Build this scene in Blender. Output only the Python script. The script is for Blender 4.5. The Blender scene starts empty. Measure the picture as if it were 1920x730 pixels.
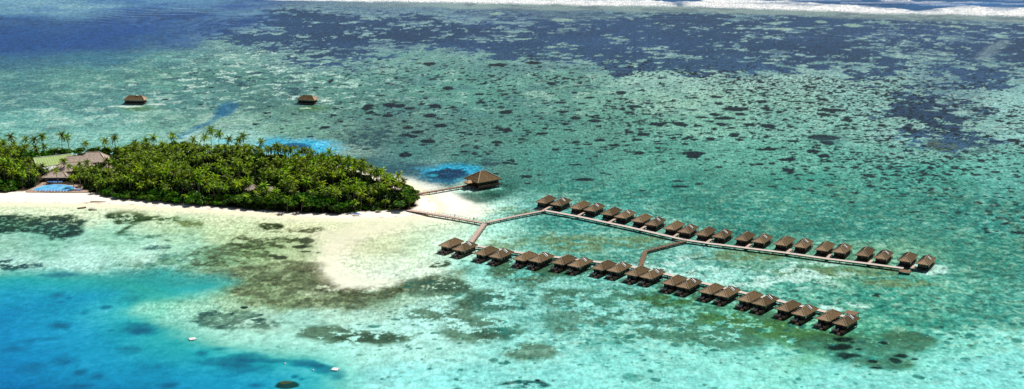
import bpy, bmesh, math, random
import numpy as np
from mathutils import Vector, Matrix
random.seed(7)
R = math.radians
scene = bpy.context.scene
col = scene.collection

# ------------------------------------------------------------------ camera
FPX, CU, CV, HV, CAMH = 2800.0, 960.0, 365.0, -380.0, 210.0
TILT = math.atan((CV - HV) / FPX)
ST, CT = math.sin(TILT), math.cos(TILT)

def at(u, v, z=0.0):
    """world point at height z that the photo shows at pixel (u, v)"""
    cx, cy = (u - CU) / FPX, (v - CV) / FPX
    dy = CT - cy * ST
    dz = -ST - cy * CT
    k = (CAMH - z) / (-dz)
    return Vector((cx * k, dy * k, z))

def uv_of(X, Y):
    """photo coordinates of ground points (used to look colour samples up on the ground)"""
    fwd = Y * CT + CAMH * ST
    up = Y * ST - CAMH * CT
    return CU + FPX * X / fwd, CV - FPX * up / fwd

cam = bpy.data.cameras.new('camera')
cam.sensor_width = 36.0
cam.lens = FPX / 1920.0 * 36.0
cam.clip_start = 1.0
cam.clip_end = 60000.0
camo = bpy.data.objects.new('camera', cam)
camo.location = (0, 0, CAMH)
camo.rotation_euler = (math.pi / 2 - TILT, 0, 0)
col.objects.link(camo)
scene.camera = camo

# ------------------------------------------------------------------ light
SUN_EL, SUN_AZ = 57.0, 50.0
w = bpy.data.worlds.new('World')
scene.world = w
w.use_nodes = True
nt = w.node_tree
bg = nt.nodes['Background']
sky = nt.nodes.new('ShaderNodeTexSky')
sky.sky_type = 'NISHITA'
sky.sun_disc = False
sky.sun_elevation = R(SUN_EL)
sky.sun_rotation = R(SUN_AZ)
nt.links.new(sky.outputs[0], bg.inputs[0])
bg.inputs[1].default_value = 0.05
sl = bpy.data.lights.new('sun', 'SUN')
sl.energy = 5.0
sl.angle = R(0.5)
sl.color = (1.0, 0.955, 0.88)
so = bpy.data.objects.new('sun', sl)
sd = Vector((math.sin(R(SUN_AZ)) * math.cos(R(SUN_EL)), math.cos(R(SUN_AZ)) * math.cos(R(SUN_EL)), math.sin(R(SUN_EL))))
so.rotation_euler = sd.to_track_quat('Z', 'Y').to_euler()
so.location = (0, 600, 400)
col.objects.link(so)
scene.view_settings.view_transform = 'Standard'
scene.view_settings.look = 'None'
scene.view_settings.exposure = 0
scene.cycles.max_bounces = 6
scene.cycles.transparent_max_bounces = 4

# ------------------------------------------------------------------ materials
def lin(c):
    return tuple((x / 255 / 12.92) if x / 255 <= 0.04045 else ((x / 255 + 0.055) / 1.055) ** 2.4 for x in c)

def new_mat(name):
    m = bpy.data.materials.new(name)
    m.use_nodes = True
    t = m.node_tree
    return m, t, t.nodes['Principled BSDF']

def noisy_mat(name, c1, c2, scale=1.0, rough=0.8, detail=4, stretch=(1, 1, 1), bump=0.0, spec=0.2, rnd=0.0, obj=True):
    """two colours mixed by noise, optional bump and per-object brightness"""
    m, t, b = new_mat(name)
    tc = t.nodes.new('ShaderNodeTexCoord')
    mp = t.nodes.new('ShaderNodeMapping')
    mp.inputs['Scale'].default_value = stretch
    n = t.nodes.new('ShaderNodeTexNoise')
    n.inputs['Scale'].default_value = scale
    n.inputs['Detail'].default_value = detail
    n.inputs['Roughness'].default_value = 0.65
    t.links.new(tc.outputs['Object' if obj else 'Generated'], mp.inputs[0])
    t.links.new(mp.outputs[0], n.inputs[0])
    r = t.nodes.new('ShaderNodeMapRange')
    r.inputs[1].default_value, r.inputs[2].default_value = 0.35, 0.65
    t.links.new(n.outputs[0], r.inputs[0])
    mx = t.nodes.new('ShaderNodeMix')
    mx.data_type = 'RGBA'
    mx.inputs[6].default_value = (*c1, 1)
    mx.inputs[7].default_value = (*c2, 1)
    t.links.new(r.outputs[0], mx.inputs[0])
    out = mx.outputs[2]
    if rnd:
        oi = t.nodes.new('ShaderNodeObjectInfo')
        hs = t.nodes.new('ShaderNodeHueSaturation')
        mr = t.nodes.new('ShaderNodeMapRange')
        mr.inputs[3].default_value, mr.inputs[4].default_value = 1 - rnd, 1 + rnd
        t.links.new(oi.outputs['Random'], mr.inputs[0])
        t.links.new(mr.outputs[0], hs.inputs['Value'])
        t.links.new(out, hs.inputs['Color'])
        out = hs.outputs[0]
    t.links.new(out, b.inputs['Base Color'])
    b.inputs['Roughness'].default_value = rough
    b.inputs['Specular IOR Level'].default_value = spec
    if bump:
        bp = t.nodes.new('ShaderNodeBump')
        bp.inputs['Strength'].default_value = bump
        bp.inputs['Distance'].default_value = 0.1
        t.links.new(n.outputs[0], bp.inputs['Height'])
        t.links.new(bp.outputs[0], b.inputs['Normal'])
    return m

def leaf_mat(name, dark, light, noise_scale, trans=0.35, rnd=0.25, obj_rnd=True, geo_attr=None):
    """foliage: light and dark clumps, varied from plant to plant, light passing through"""
    m, t, b = new_mat(name)
    t.nodes.remove(b)
    tc = t.nodes.new('ShaderNodeNewGeometry')
    n = t.nodes.new('ShaderNodeTexNoise')
    n.inputs['Scale'].default_value = noise_scale
    n.inputs['Detail'].default_value = 3
    t.links.new(tc.outputs['Position'], n.inputs[0])
    r = t.nodes.new('ShaderNodeMapRange')
    r.inputs[1].default_value, r.inputs[2].default_value = 0.40, 0.62
    t.links.new(n.outputs[0], r.inputs[0])
    mx = t.nodes.new('ShaderNodeMix')
    mx.data_type = 'RGBA'
    mx.inputs[6].default_value = (*dark, 1)
    mx.inputs[7].default_value = (*light, 1)
    t.links.new(r.outputs[0], mx.inputs[0])
    hs = t.nodes.new('ShaderNodeHueSaturation')
    t.links.new(mx.outputs[2], hs.inputs['Color'])
    if obj_rnd:
        oi = t.nodes.new('ShaderNodeObjectInfo')
        src = oi.outputs['Random']
    else:
        src = tc.outputs['Random Per Island']
    mr = t.nodes.new('ShaderNodeMapRange')
    mr.inputs[3].default_value, mr.inputs[4].default_value = 1 - rnd, 1 + rnd
    t.links.new(src, mr.inputs[0])
    t.links.new(mr.outputs[0], hs.inputs['Value'])
    mh = t.nodes.new('ShaderNodeMapRange')
    mh.inputs[3].default_value, mh.inputs[4].default_value = 0.478, 0.516
    ml = t.nodes.new('ShaderNodeMath'); ml.operation = 'MULTIPLY'; ml.inputs[1].default_value = 7.3
    fr = t.nodes.new('ShaderNodeMath'); fr.operation = 'FRACT'
    t.links.new(src, ml.inputs[0]); t.links.new(ml.outputs[0], fr.inputs[0])
    t.links.new(fr.outputs[0], mh.inputs[0])
    t.links.new(mh.outputs[0], hs.inputs['Hue'])
    d = t.nodes.new('ShaderNodeBsdfDiffuse')
    tr = t.nodes.new('ShaderNodeBsdfTranslucent')
    gl = t.nodes.new('ShaderNodeBsdfGlossy')
    gl.inputs['Roughness'].default_value = 0.45
    gl.inputs['Color'].default_value = (0.9, 0.9, 0.8, 1)
    t.links.new(hs.outputs[0], d.inputs[0]); t.links.new(hs.outputs[0], tr.inputs[0])
    m1 = t.nodes.new('ShaderNodeMixShader'); m1.inputs[0].default_value = trans
    t.links.new(d.outputs[0], m1.inputs[1]); t.links.new(tr.outputs[0], m1.inputs[2])
    m2 = t.nodes.new('ShaderNodeMixShader'); m2.inputs[0].default_value = 0.02
    t.links.new(m1.outputs[0], m2.inputs[1]); t.links.new(gl.outputs[0], m2.inputs[2])
    t.links.new(m2.outputs[0], t.nodes['Material Output'].inputs[0])
    return m

M = {}
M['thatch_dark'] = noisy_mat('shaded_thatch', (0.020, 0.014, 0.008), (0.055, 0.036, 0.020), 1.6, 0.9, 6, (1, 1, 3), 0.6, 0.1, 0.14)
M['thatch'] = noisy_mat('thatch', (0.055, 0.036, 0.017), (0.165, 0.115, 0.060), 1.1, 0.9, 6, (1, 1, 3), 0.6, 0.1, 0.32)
M['thatch_pale'] = noisy_mat('thatch_bleached_lit', (0.27, 0.175, 0.10), (0.54, 0.37, 0.235), 1.4, 0.9, 6, (1, 1, 3), 0.6, 0.1, 0.14)  # weathered thatch; on hip ends the paleness also paints in the sheen
M['thatch_grey'] = noisy_mat('thatch_grey', (0.34, 0.27, 0.22), (0.56, 0.46, 0.39), 1.0, 0.9, 6, (1, 1, 2), 0.6, 0.1)
M['ridge'] = noisy_mat('ridge_cap_thatch', (0.38, 0.30, 0.22), (0.58, 0.48, 0.37), 2.0, 0.9, 4, bump=0.3, spec=0.1)
M['darkwood'] = noisy_mat('dark_timber', (0.022, 0.012, 0.008), (0.055, 0.030, 0.018), 2.5, 0.7, 4, (1, 1, 0.3), 0.3, 0.2)
M['wood'] = noisy_mat('weathered_timber', (0.20, 0.12, 0.085), (0.40, 0.27, 0.20), 1.5, 0.85, 5, (1, 6, 1), 0.3, 0.1)
M['browndeck'] = noisy_mat('brown_decking', (0.13, 0.075, 0.045), (0.32, 0.21, 0.14), 1.5, 0.85, 5, (1, 5, 1), 0.3, 0.1)
M['paledeck'] = noisy_mat('bleached_decking', (0.48, 0.40, 0.35), (0.70, 0.62, 0.56), 1.2, 0.85, 5, (1, 3, 1), 0.2, 0.1)
M['pinkdeck'] = noisy_mat('pinkish_decking', (0.42, 0.30, 0.25), (0.66, 0.52, 0.45), 1.0, 0.85, 5, (3, 1, 1), 0.2, 0.1)
M['pile'] = noisy_mat('pile_timber', (0.05, 0.035, 0.025), (0.13, 0.09, 0.06), 2.0, 0.8, 3, spec=0.1)
M['white'] = noisy_mat('white_paint', (0.70, 0.70, 0.68), (0.82, 0.82, 0.80), 2.0, 0.5, 3, spec=0.3)
M['black'] = noisy_mat('dark_opening', (0.008, 0.008, 0.009), (0.02, 0.02, 0.02), 2.0, 0.5, 3, spec=0.3)
M['glass'] = noisy_mat('window_glass', (0.012, 0.02, 0.028), (0.03, 0.045, 0.06), 0.6, 0.08, 2, spec=0.6)
M['greenroof'] = noisy_mat('green_metal_roof', (0.30, 0.42, 0.13), (0.42, 0.55, 0.22), 0.5, 0.5, 4, (1, 4, 1), 0.1, 0.3)
M['plaster'] = noisy_mat('cream_wall', (0.50, 0.45, 0.36), (0.66, 0.60, 0.50), 0.8, 0.9, 4, spec=0.1)
M['terrace'] = noisy_mat('pool_terrace_paving', (0.30, 0.20, 0.15), (0.50, 0.37, 0.29), 0.8, 0.85, 6, spec=0.15, obj=True)
M['poolwater'] = noisy_mat('pool_water', (0.04, 0.38, 0.78), (0.22, 0.62, 0.92), 0.22, 0.12, 3, spec=0.4)
M['pooledge'] = noisy_mat('pool_coping', (0.45, 0.45, 0.43), (0.65, 0.63, 0.60), 1, 0.6, 3)
M['bluefab'] = noisy_mat('blue_cushion', (0.05, 0.16, 0.50), (0.10, 0.26, 0.62), 2, 0.8, 2)
M['trunk'] = noisy_mat('palm_trunk', (0.13, 0.10, 0.075), (0.30, 0.25, 0.20), 1.0, 0.9, 4, (1, 1, 6), spec=0.1)
M['bark'] = noisy_mat('bark', (0.07, 0.05, 0.035), (0.17, 0.13, 0.09), 1.5, 0.9, 4, spec=0.1)
M['frond'] = leaf_mat('palm_fronds', (0.016, 0.052, 0.000), (0.330, 0.520, 0.006), 0.7, 0.28, 0.5)
M['frond_mass'] = leaf_mat('palm_grove_fronds', (0.014, 0.046, 0.000), (0.290, 0.465, 0.006), 0.5, 0.28, 0.5, obj_rnd=False)
M['nut'] = noisy_mat('coconuts', (0.20, 0.14, 0.02), (0.33, 0.24, 0.05), 3, 0.6)
M['broad'] = leaf_mat('broad_leaves', (0.010, 0.060, 0.001), (0.110, 0.300, 0.005), 0.5, 0.25, 0.35)
M['broad_bright'] = leaf_mat('bright_broad_leaves', (0.06, 0.16, 0.008), (0.16, 0.32, 0.02), 0.5, 0.3, 0.2)
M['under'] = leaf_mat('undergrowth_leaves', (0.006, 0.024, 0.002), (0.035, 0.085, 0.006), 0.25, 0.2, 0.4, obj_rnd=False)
M['skin'] = noisy_mat('skin', (0.30, 0.17, 0.11), (0.36, 0.21, 0.14), 5, 0.6)
M['cloth_dark'] = noisy_mat('dark_cloth', (0.02, 0.03, 0.06), (0.04, 0.05, 0.09), 8, 0.9)
M['cloth_red'] = noisy_mat('white_cloth', (0.55, 0.55, 0.55), (0.7, 0.7, 0.7), 8, 0.9)
M['hair'] = noisy_mat('hair', (0.01, 0.008, 0.006), (0.02, 0.016, 0.012), 9, 0.6)
M['log'] = noisy_mat('driftwood', (0.22, 0.13, 0.07), (0.38, 0.26, 0.16), 2, 0.9)
M['rope'] = noisy_mat('handrail_timber', (0.25, 0.18, 0.13), (0.42, 0.32, 0.25), 2, 0.8)

# ------------------------------------------------------------------ object helpers
def tag(o, label=None, cat=None, group=None, kind=None):
    if label: o['label'] = label
    if cat: o['category'] = cat
    if group: o['group'] = group
    if kind: o['kind'] = kind
    return o

def empty(name, loc=(0, 0, 0), rz=0.0):
    o = bpy.data.objects.new(name, None)
    o.empty_display_size = 0.5
    o.location = loc
    o.rotation_euler = (0, 0, rz)
    col.objects.link(o)
    return o

def copy_tree(o, parent=None):
    c = o.copy()
    col.objects.link(c)
    if parent is not None:
        c.parent = parent
    for ch in KIDS.get(o.name, []):
        d = copy_tree(ch, c)
        KIDS.setdefault(c.name, []).append(d)
    return c
KIDS = {}

class MB:
    """collects shapes, then links them as one mesh object"""
    def __init__(self):
        self.v, self.f, self.m = [], [], []
    def quad(self, a, b, c, d, mi=0):
        i = len(self.v)
        self.v += [tuple(a), tuple(b), tuple(c), tuple(d)]
        self.f.append((i, i + 1, i + 2, i + 3)); self.m.append(mi)
    def tri(self, a, b, c, mi=0):
        i = len(self.v)
        self.v += [tuple(a), tuple(b), tuple(c)]
        self.f.append((i, i + 1, i + 2)); self.m.append(mi)
    def box(self, x0, x1, y0, y1, z0, z1, mi=0, rz=0.0, pivot=None):
        P = [(x0, y0, z0), (x1, y0, z0), (x1, y1, z0), (x0, y1, z0), (x0, y0, z1), (x1, y0, z1), (x1, y1, z1), (x0, y1, z1)]
        if rz:
            px, py = pivot or ((x0 + x1) / 2, (y0 + y1) / 2)
            c, s = math.cos(rz), math.sin(rz)
            P = [(px + (x - px) * c - (y - py) * s, py + (x - px) * s + (y - py) * c, z) for x, y, z in P]
        i = len(self.v)
        self.v += P
        for q in ((0, 3, 2, 1), (4, 5, 6, 7), (0, 1, 5, 4), (1, 2, 6, 5), (2, 3, 7, 6), (3, 0, 4, 7)):
            self.f.append(tuple(i + k for k in q)); self.m.append(mi)
    def tube(self, a, b, r0, r1=None, n=6, mi=0, cap=True):
        r1 = r0 if r1 is None else r1
        a, b = Vector(a), Vector(b)
        d = (b - a).normalized()
        x = d.orthogonal().normalized(); y = d.cross(x)
        i = len(self.v)
        for p, r in ((a, r0), (b, r1)):
            for k in range(n):
                an = 2 * math.pi * k / n
                self.v.append(tuple(p + (x * math.cos(an) + y * math.sin(an)) * r))
        for k in range(n):
            self.f.append((i + k, i + (k + 1) % n, i + n + (k + 1) % n, i + n + k)); self.m.append(mi)
        if cap:
            self.f.append(tuple(i + k for k in reversed(range(n)))); self.m.append(mi)
            self.f.append(tuple(i + n + k for k in range(n))); self.m.append(mi)
    def bar(self, a, b, w, h, mi=0):
        """rectangular bar between two points, h measured upward"""
        a, b = Vector(a), Vector(b)
        d = (b - a).normalized()
        s = Vector((-d.y, d.x, 0))
        if s.length < 1e-6: s = Vector((1, 0, 0))
        s.normalize(); s *= w / 2
        u = Vector((0, 0, h / 2))
        if abs(d.z) > 0.95:
            u = Vector((0, h / 2, 0)); s = Vector((w / 2, 0, 0))
        i = len(self.v)
        for p in (a, b):
            for q in (-s - u, s - u, s + u, -s + u):
                self.v.append(tuple(p + q))
        for q in ((0, 1, 2, 3), (7, 6, 5, 4), (0, 4, 5, 1), (1, 5, 6, 2), (2, 6, 7, 3), (3, 7, 4, 0)):
            self.f.append(tuple(i + k for k in q)); self.m.append(mi)
    def mesh(self, name, mats, smooth=False):
        me = bpy.data.meshes.new(name)
        me.from_pydata(self.v, [], self.f)
        if not isinstance(mats, (list, tuple)): mats = [mats]
        for mm in mats: me.materials.append(mm)
        if len(mats) > 1: me.polygons.foreach_set('material_index', self.m)
        if smooth: me.polygons.foreach_set('use_smooth', [True] * len(me.polygons))
        me.update()
        return me
    def build(self, name, mats, parent=None, smooth=False):
        return link_mesh(name, self.mesh(name, mats, smooth), parent)

def link_mesh(name, me, parent=None):
    o = bpy.data.objects.new(name, me)
    col.objects.link(o)
    if parent is not None:
        o.parent = parent
        KIDS.setdefault(parent.name, []).append(o)
    return o

def mesh_np(name, V, F, mats, smooth=False, mat_idx=None):
    """mesh from numpy arrays (F: n x k, all the same k)"""
    me = bpy.data.meshes.new(name)
    n, k = F.shape
    me.vertices.add(len(V)); me.vertices.foreach_set('co', np.ascontiguousarray(V, dtype=np.float32).ravel())
    me.loops.add(n * k); me.loops.foreach_set('vertex_index', np.ascontiguousarray(F, dtype=np.int32).ravel())
    me.polygons.add(n)
    me.polygons.foreach_set('loop_start', np.arange(0, n * k, k, dtype=np.int32))
    if not isinstance(mats, (list, tuple)): mats = [mats]
    for mm in mats: me.materials.append(mm)
    if mat_idx is not None: me.polygons.foreach_set('material_index', mat_idx.astype(np.int32))
    if smooth: me.polygons.foreach_set('use_smooth', np.ones(n, dtype=bool))
    me.update(calc_edges=True)
    return me

# ------------------------------------------------------------------ noise on the ground plane
_TAB = {}
def _table(seed):
    if seed not in _TAB:
        _TAB[seed] = np.random.RandomState(seed * 7919 + 13).rand(256 * 256).astype(np.float32)
    return _TAB[seed]

def _hash(ix, iy, seed):
    ix = np.asarray(ix).astype(np.int32); iy = np.asarray(iy).astype(np.int32)
    return _table(seed)[((ix & 255) << 8) | (iy & 255)]

def vnoise(x, y, seed):
    T = _table(seed)
    fx0, fy0 = np.floor(x), np.floor(y)
    fx, fy = x - fx0, y - fy0
    ix, iy = fx0.astype(np.int32), fy0.astype(np.int32)
    fx = fx * fx * (3 - 2 * fx); fy = fy * fy * (3 - 2 * fy)
    i0 = (ix & 255) << 8; i1 = ((ix + 1) & 255) << 8
    j0 = iy & 255; j1 = (iy + 1) & 255
    a = T[i0 | j0]; b = T[i1 | j0]; c = T[i0 | j1]; d = T[i1 | j1]
    return (a + (b - a) * fx) * (1 - fy) + (c + (d - c) * fx) * fy

def fbm(X, Y, size, seed, octaves=4, gain=0.5):
    """0..1 around 0.5, feature size in metres"""
    s = np.zeros_like(X); amp, tot = 1.0, 0.0
    ca, sa = np.float32(math.cos(0.6)), np.float32(math.sin(0.6))
    x, y = X / np.float32(size), Y / np.float32(size)
    for k in range(octaves):
        s += np.float32(amp) * vnoise(x, y, seed + 17 * k); tot += amp
        amp *= gain
        x, y = (x * ca - y * sa) * np.float32(2.03) + np.float32(11.3), (x * sa + y * ca) * np.float32(2.03) + np.float32(5.7)
    return s / np.float32(tot)

def sstep(a, b, x):
    t = np.clip((x - a) / (b - a), 0, 1)
    return t * t * (3 - 2 * t)

def poly_sd(X, Y, pts):
    """signed distance in metres to a closed polygon of world points, positive inside"""
    d = np.full(X.shape, 1e9); inside = np.zeros(X.shape, bool)
    n = len(pts)
    for i in range(n):
        x0, y0 = pts[i][0], pts[i][1]; x1, y1 = pts[(i + 1) % n][0], pts[(i + 1) % n][1]
        ex, ey = x1 - x0, y1 - y0
        L = ex * ex + ey * ey + 1e-9
        t = np.clip(((X - x0) * ex + (Y - y0) * ey) / L, 0, 1)
        d = np.minimum(d, (X - x0 - t * ex) ** 2 + (Y - y0 - t * ey) ** 2)
        if y0 != y1:
            c = ((Y >= min(y0, y1)) & (Y < max(y0, y1)))
            xi = x0 + (Y - y0) * ex / (y1 - y0)
            inside ^= c & (X < xi)
    d = np.sqrt(d)
    return np.where(inside, d, -d)

def line_d(X, Y, pts):
    d = np.full(X.shape, 1e9)
    for i in range(len(pts) - 1):
        x0, y0 = pts[i][0], pts[i][1]; x1, y1 = pts[i + 1][0], pts[i + 1][1]
        ex, ey = x1 - x0, y1 - y0
        t = np.clip(((X - x0) * ex + (Y - y0) * ey) / (ex * ex + ey * ey + 1e-9), 0, 1)
        d = np.minimum(d, (X - x0 - t * ex) ** 2 + (Y - y0 - t * ey) ** 2)
    return np.sqrt(d)

def P(*uv):
    return [at(u, v) for u, v in uv]

# ------------------------------------------------------------------ shoreline and grove outlines on the ground
SHORE = P((-420, 372), (-200, 379), (0, 384), (70, 385), (150, 386), (250, 390), (330, 394), (400, 398), (470, 403), (540, 408), (600, 412),
          (650, 413.5), (700, 413), (745, 412), (790, 408.5), (822, 403), (832, 395), (828, 384), (815, 375), (806, 366), (796, 358), (775, 348),
          (752, 338), (730, 334), (700, 331), (660, 320), (630, 312), (600, 303), (540, 297), (480, 293), (400, 292), (300, 292), (150, 293), (0, 294), (-200, 294), (-420, 294))
GROVE = P((-420, 352), (-200, 356), (-60, 361), (0, 363), (45, 362), (60, 361), (150, 362), (185, 368), (220, 377), (270, 380), (330, 386), (400, 391), (470, 396),
          (540, 401), (590, 404), (640, 406), (672, 402), (700, 399), (740, 400), (768, 397), (783, 389), (781, 380), (768, 371), (745, 358), (715, 346), (680, 335), (640, 320), (600, 308),
          (540, 300), (480, 296), (400, 295), (300, 296), (150, 297), (0, 298), (-200, 298), (-420, 298))

# ------------------------------------------------------------------ the lagoon sheet
def lagoon():
    # a fan of ground vertices, dense where the lagoon is near, running out to the horizon
    vs = np.concatenate([np.linspace(1150, 800, 25)[:-1], np.linspace(800, -40, 640), np.linspace(-40, -300, 40)[1:]])
    Yr = []
    for v in vs:
        cy = (v - CV) / FPX
        Yr.append((CT - cy * ST) * CAMH / (ST + cy * CT))
    Yr = np.concatenate([[-4000, 60], np.array(Yr), [12000, 20000, 32000, 50000]])
    s = np.concatenate([[-8, -3, -1.6], np.linspace(-1.0, -0.42, 70)[:-1], np.linspace(-0.42, 0.42, 1180), np.linspace(0.42, 1.0, 70)[1:], [1.6, 3, 8]])
    SS, YY = np.meshgrid(s, Yr)
    W = np.maximum(YY, 330.0)
    X = SS * W; Y = YY.copy()
    X = X.astype(np.float32); Y = Y.astype(np.float32); SS = SS.astype(np.float32)
    NR, NC = X.shape
    Wr = W[:, 0]; sc = s
    Yc = np.maximum(Y, 250.0)
    U, V = uv_of(X, Yc)
    V = np.minimum(V, 1200)
    sh = X.shape
    n1 = fbm(X, Y, 60, 1, 4) - .5
    n2 = fbm(X, Y, 60, 2, 4) - .5
    n3 = fbm(X, Y, 14, 3, 4) - .5
    n4 = fbm(X, Y, 14, 4, 4) - .5
    Uw = U + n1 * 90 + n3 * 22
    Vw = V + (n2 * 45 + n4 * 12) * np.clip(V / 260, .35, 1.3)

    # -- base colour: samples of bed, water and painted-in sky reflection by place, blended over the ground
    S = [
     (-300,10,80,140,180),(0,6,105,165,190),(120,12,105,160,185),(250,8,75,130,180),(420,5,78,122,175),(560,12,95,130,165),(750,14,95,130,160),
     (-300,60,40,98,170),(0,50,38,95,165),(200,55,42,98,168),(380,45,45,98,160),(520,42,62,105,158),(700,45,70,104,150),(900,50,70,98,148),(1100,52,68,94,142),(1400,50,60,94,142),(1700,60,70,95,145),(1950,65,76,104,152),
     (0,85,42,98,158),(180,85,42,95,160),(320,80,48,105,155),(430,82,92,145,150),(560,85,80,118,148),(700,80,72,106,142),(900,85,72,102,138),(1200,90,68,98,138),(1500,95,66,96,138),(1800,95,74,104,142),
     (0,112,58,120,150),(200,108,60,125,150),(320,112,85,150,148),(450,112,100,158,148),(600,112,88,138,142),(760,108,98,155,145),(900,115,98,155,146),(1050,118,92,142,148),(1200,122,96,150,152),(1400,125,95,150,155),(1600,125,90,140,155),(1800,125,84,132,150),(1930,125,90,140,155),
     (-200,150,72,135,140),(0,150,75,138,142),(150,150,90,155,145),(300,150,92,155,143),(480,150,88,148,136),(680,150,88,148,136),(850,150,92,156,142),(1050,150,102,166,150),(1250,150,138,200,180),(1450,152,140,202,185),(1600,155,132,198,188),(1750,150,85,130,155),(1900,150,110,170,172),
     (0,190,80,142,140),(180,190,88,152,148),(350,190,86,148,142),(500,190,86,142,130),(700,190,82,140,128),(900,190,84,148,134),(1100,190,105,170,150),(1300,190,132,196,172),(1500,190,128,196,176),(1640,190,120,190,180),(1780,190,100,150,160),(1900,190,125,195,190),
     (0,232,92,165,158),(150,235,105,175,165),(300,235,108,168,150),(420,240,125,175,155),(560,240,108,162,142),(720,245,92,140,128),(860,240,86,142,130),(1000,240,82,152,136),(1150,240,96,166,146),(1350,240,112,186,162),(1500,240,110,184,166),(1650,240,112,188,172),(1800,240,112,180,165),(1930,240,118,196,188),
     (0,268,110,185,170),(200,268,115,190,175),(380,265,140,195,175),(450,262,125,190,180),(640,290,130,170,155),(760,290,72,132,124),(900,300,70,138,128),(1050,300,72,154,140),(1250,300,86,170,150),(1450,300,92,180,158),(1650,300,90,176,158),(1900,300,92,186,170),
     (680,318,70,120,125),(760,322,60,112,122),(800,345,70,140,140),(960,345,55,132,118),(1060,350,54,152,136),(1250,350,58,160,142),(1500,350,62,166,146),(1700,350,66,170,152),(1930,350,80,180,166),
     (1000,385,84,180,168),(1150,380,56,156,142),(1400,410,50,156,140),(1600,420,50,158,142),(1850,420,52,158,144),
     (870,372,150,215,195),(940,385,150,225,205),(900,392,215,240,205),(985,400,112,205,192),(960,408,100,205,190),(1000,430,72,172,158),(1080,440,70,175,165),(1180,445,95,190,170),(1130,420,72,190,178),
     (820,348,215,240,215),(790,372,250,245,228),(835,388,252,247,222),(880,398,225,242,205),
     (930,440,135,225,200),(1000,465,88,190,170),(1100,470,92,186,164),(1200,480,82,182,164),(1300,480,110,210,195),(1400,480,110,190,160),(1330,505,90,205,188),(1450,510,105,200,180),(1550,505,120,190,150),(1650,500,112,190,150),(1750,530,80,185,160),(1500,540,80,190,168),(1650,550,56,165,142),(1850,500,50,156,136),(1720,600,60,168,145),(1850,570,62,170,152),(1930,560,75,180,162),
     (880,500,110,215,200),(960,510,85,200,185),(1050,520,95,210,195),(1150,520,100,215,200),(1250,545,85,190,160),(1350,580,90,200,165),(1450,610,90,195,150),(1550,640,95,180,130),(1640,630,80,185,150),
     (900,560,135,225,210),(1000,570,115,215,200),(1100,560,110,215,200),(1200,590,110,218,205),(1350,620,100,218,200),(1480,640,95,212,192),(1760,645,95,215,195),(1880,640,100,220,205),
     (820,590,150,230,218),(700,620,150,228,215),(1000,640,115,220,208),(1150,660,105,218,205),(1350,680,100,216,200),(1600,690,92,212,198),(1850,700,95,215,208),(700,690,110,220,215),(850,710,100,218,212),(1000,720,98,216,208),(1300,730,96,215,205),(1600,730,90,205,195),
     # shallow shelf in front of the beach
     (0,390,200,225,180),(150,392,205,228,182),(300,398,200,225,175),(420,410,200,222,170),(520,416,212,226,175),(620,418,205,218,160),(700,418,228,228,180),(780,418,236,236,190),(850,418,220,235,190),
     (0,430,110,180,150),(100,450,110,190,165),(220,455,120,195,165),(330,430,150,195,145),(420,435,165,200,145),(480,430,180,208,150),(560,425,205,215,160),
     (50,475,150,215,200),(150,480,155,220,205),(250,470,165,225,205),(340,470,130,205,180),(180,500,120,205,190),(60,505,110,200,195),
     (330,450,150,205,165),(410,475,125,175,130),(480,470,140,180,120),(550,460,160,190,130),(460,500,150,190,140),(560,480,165,190,135),
     (300,510,70,170,160),(350,540,110,190,160),(420,520,135,185,140),(500,520,125,165,115),(560,520,120,150,100),(450,560,140,190,150),(380,570,130,205,175),(560,560,125,160,115),(640,560,128,160,120),(740,560,140,190,155),(650,590,160,220,195),(480,590,150,205,180),(340,590,130,215,190),(420,630,140,222,200),(520,640,140,225,205),(620,650,140,228,212),(560,600,140,215,195),
     # sand tongue
     (660,435,232,236,188),(720,430,228,236,190),(800,435,205,232,190),(860,435,188,232,195),(640,465,240,240,200),(700,470,205,225,170),(780,465,192,228,180),(620,500,240,245,210),(680,500,214,236,196),(760,500,210,236,200),(640,525,238,246,220),(700,528,225,245,220),(770,510,205,238,210),(830,465,190,235,205),(590,450,215,225,175),(900,440,150,228,205),
    ]
    S = np.array(S, float)
    ridx = (V > -200)
    cols = np.array([[lin((c,))[0] for c in row] for row in S[:, 2:]])
    gu = np.arange(-600, 2500, 10.0); gv = np.arange(-100, 860, 5.0)
    GU, GV = np.meshgrid(gu, gv)
    num = np.zeros(GU.shape + (3,)); den = np.zeros(GU.shape)
    for (su, sv), cc in zip(S[:, :2], cols):
        sy = 1.0 if sv > 300 else 1.0 + (300 - sv) / 300 * 1.6
        d2 = (GU - su) ** 2 + ((GV - sv) * 2.4 * sy) ** 2
        wt = 1.0 / (d2 * d2 + 30.0 ** 4)
        num += wt[..., None] * cc; den += wt
    L = (num / den[..., None]).astype(np.float32)
    fu = np.clip((Uw + 600) / 10, 0, len(gu) - 1.01).astype(np.float32); fv = np.clip((Vw + 100) / 5, 0, len(gv) - 1.01).astype(np.float32)
    iu, iv = fu.astype(np.int32), fv.astype(np.int32)
    du, dv = (fu - iu)[..., None], (fv - iv)[..., None]
    C = (L[iv, iu] * (1 - du) + L[iv, iu + 1] * du) * (1 - dv) + (L[iv + 1, iu] * (1 - du) + L[iv + 1, iu + 1] * du) * dv

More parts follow.
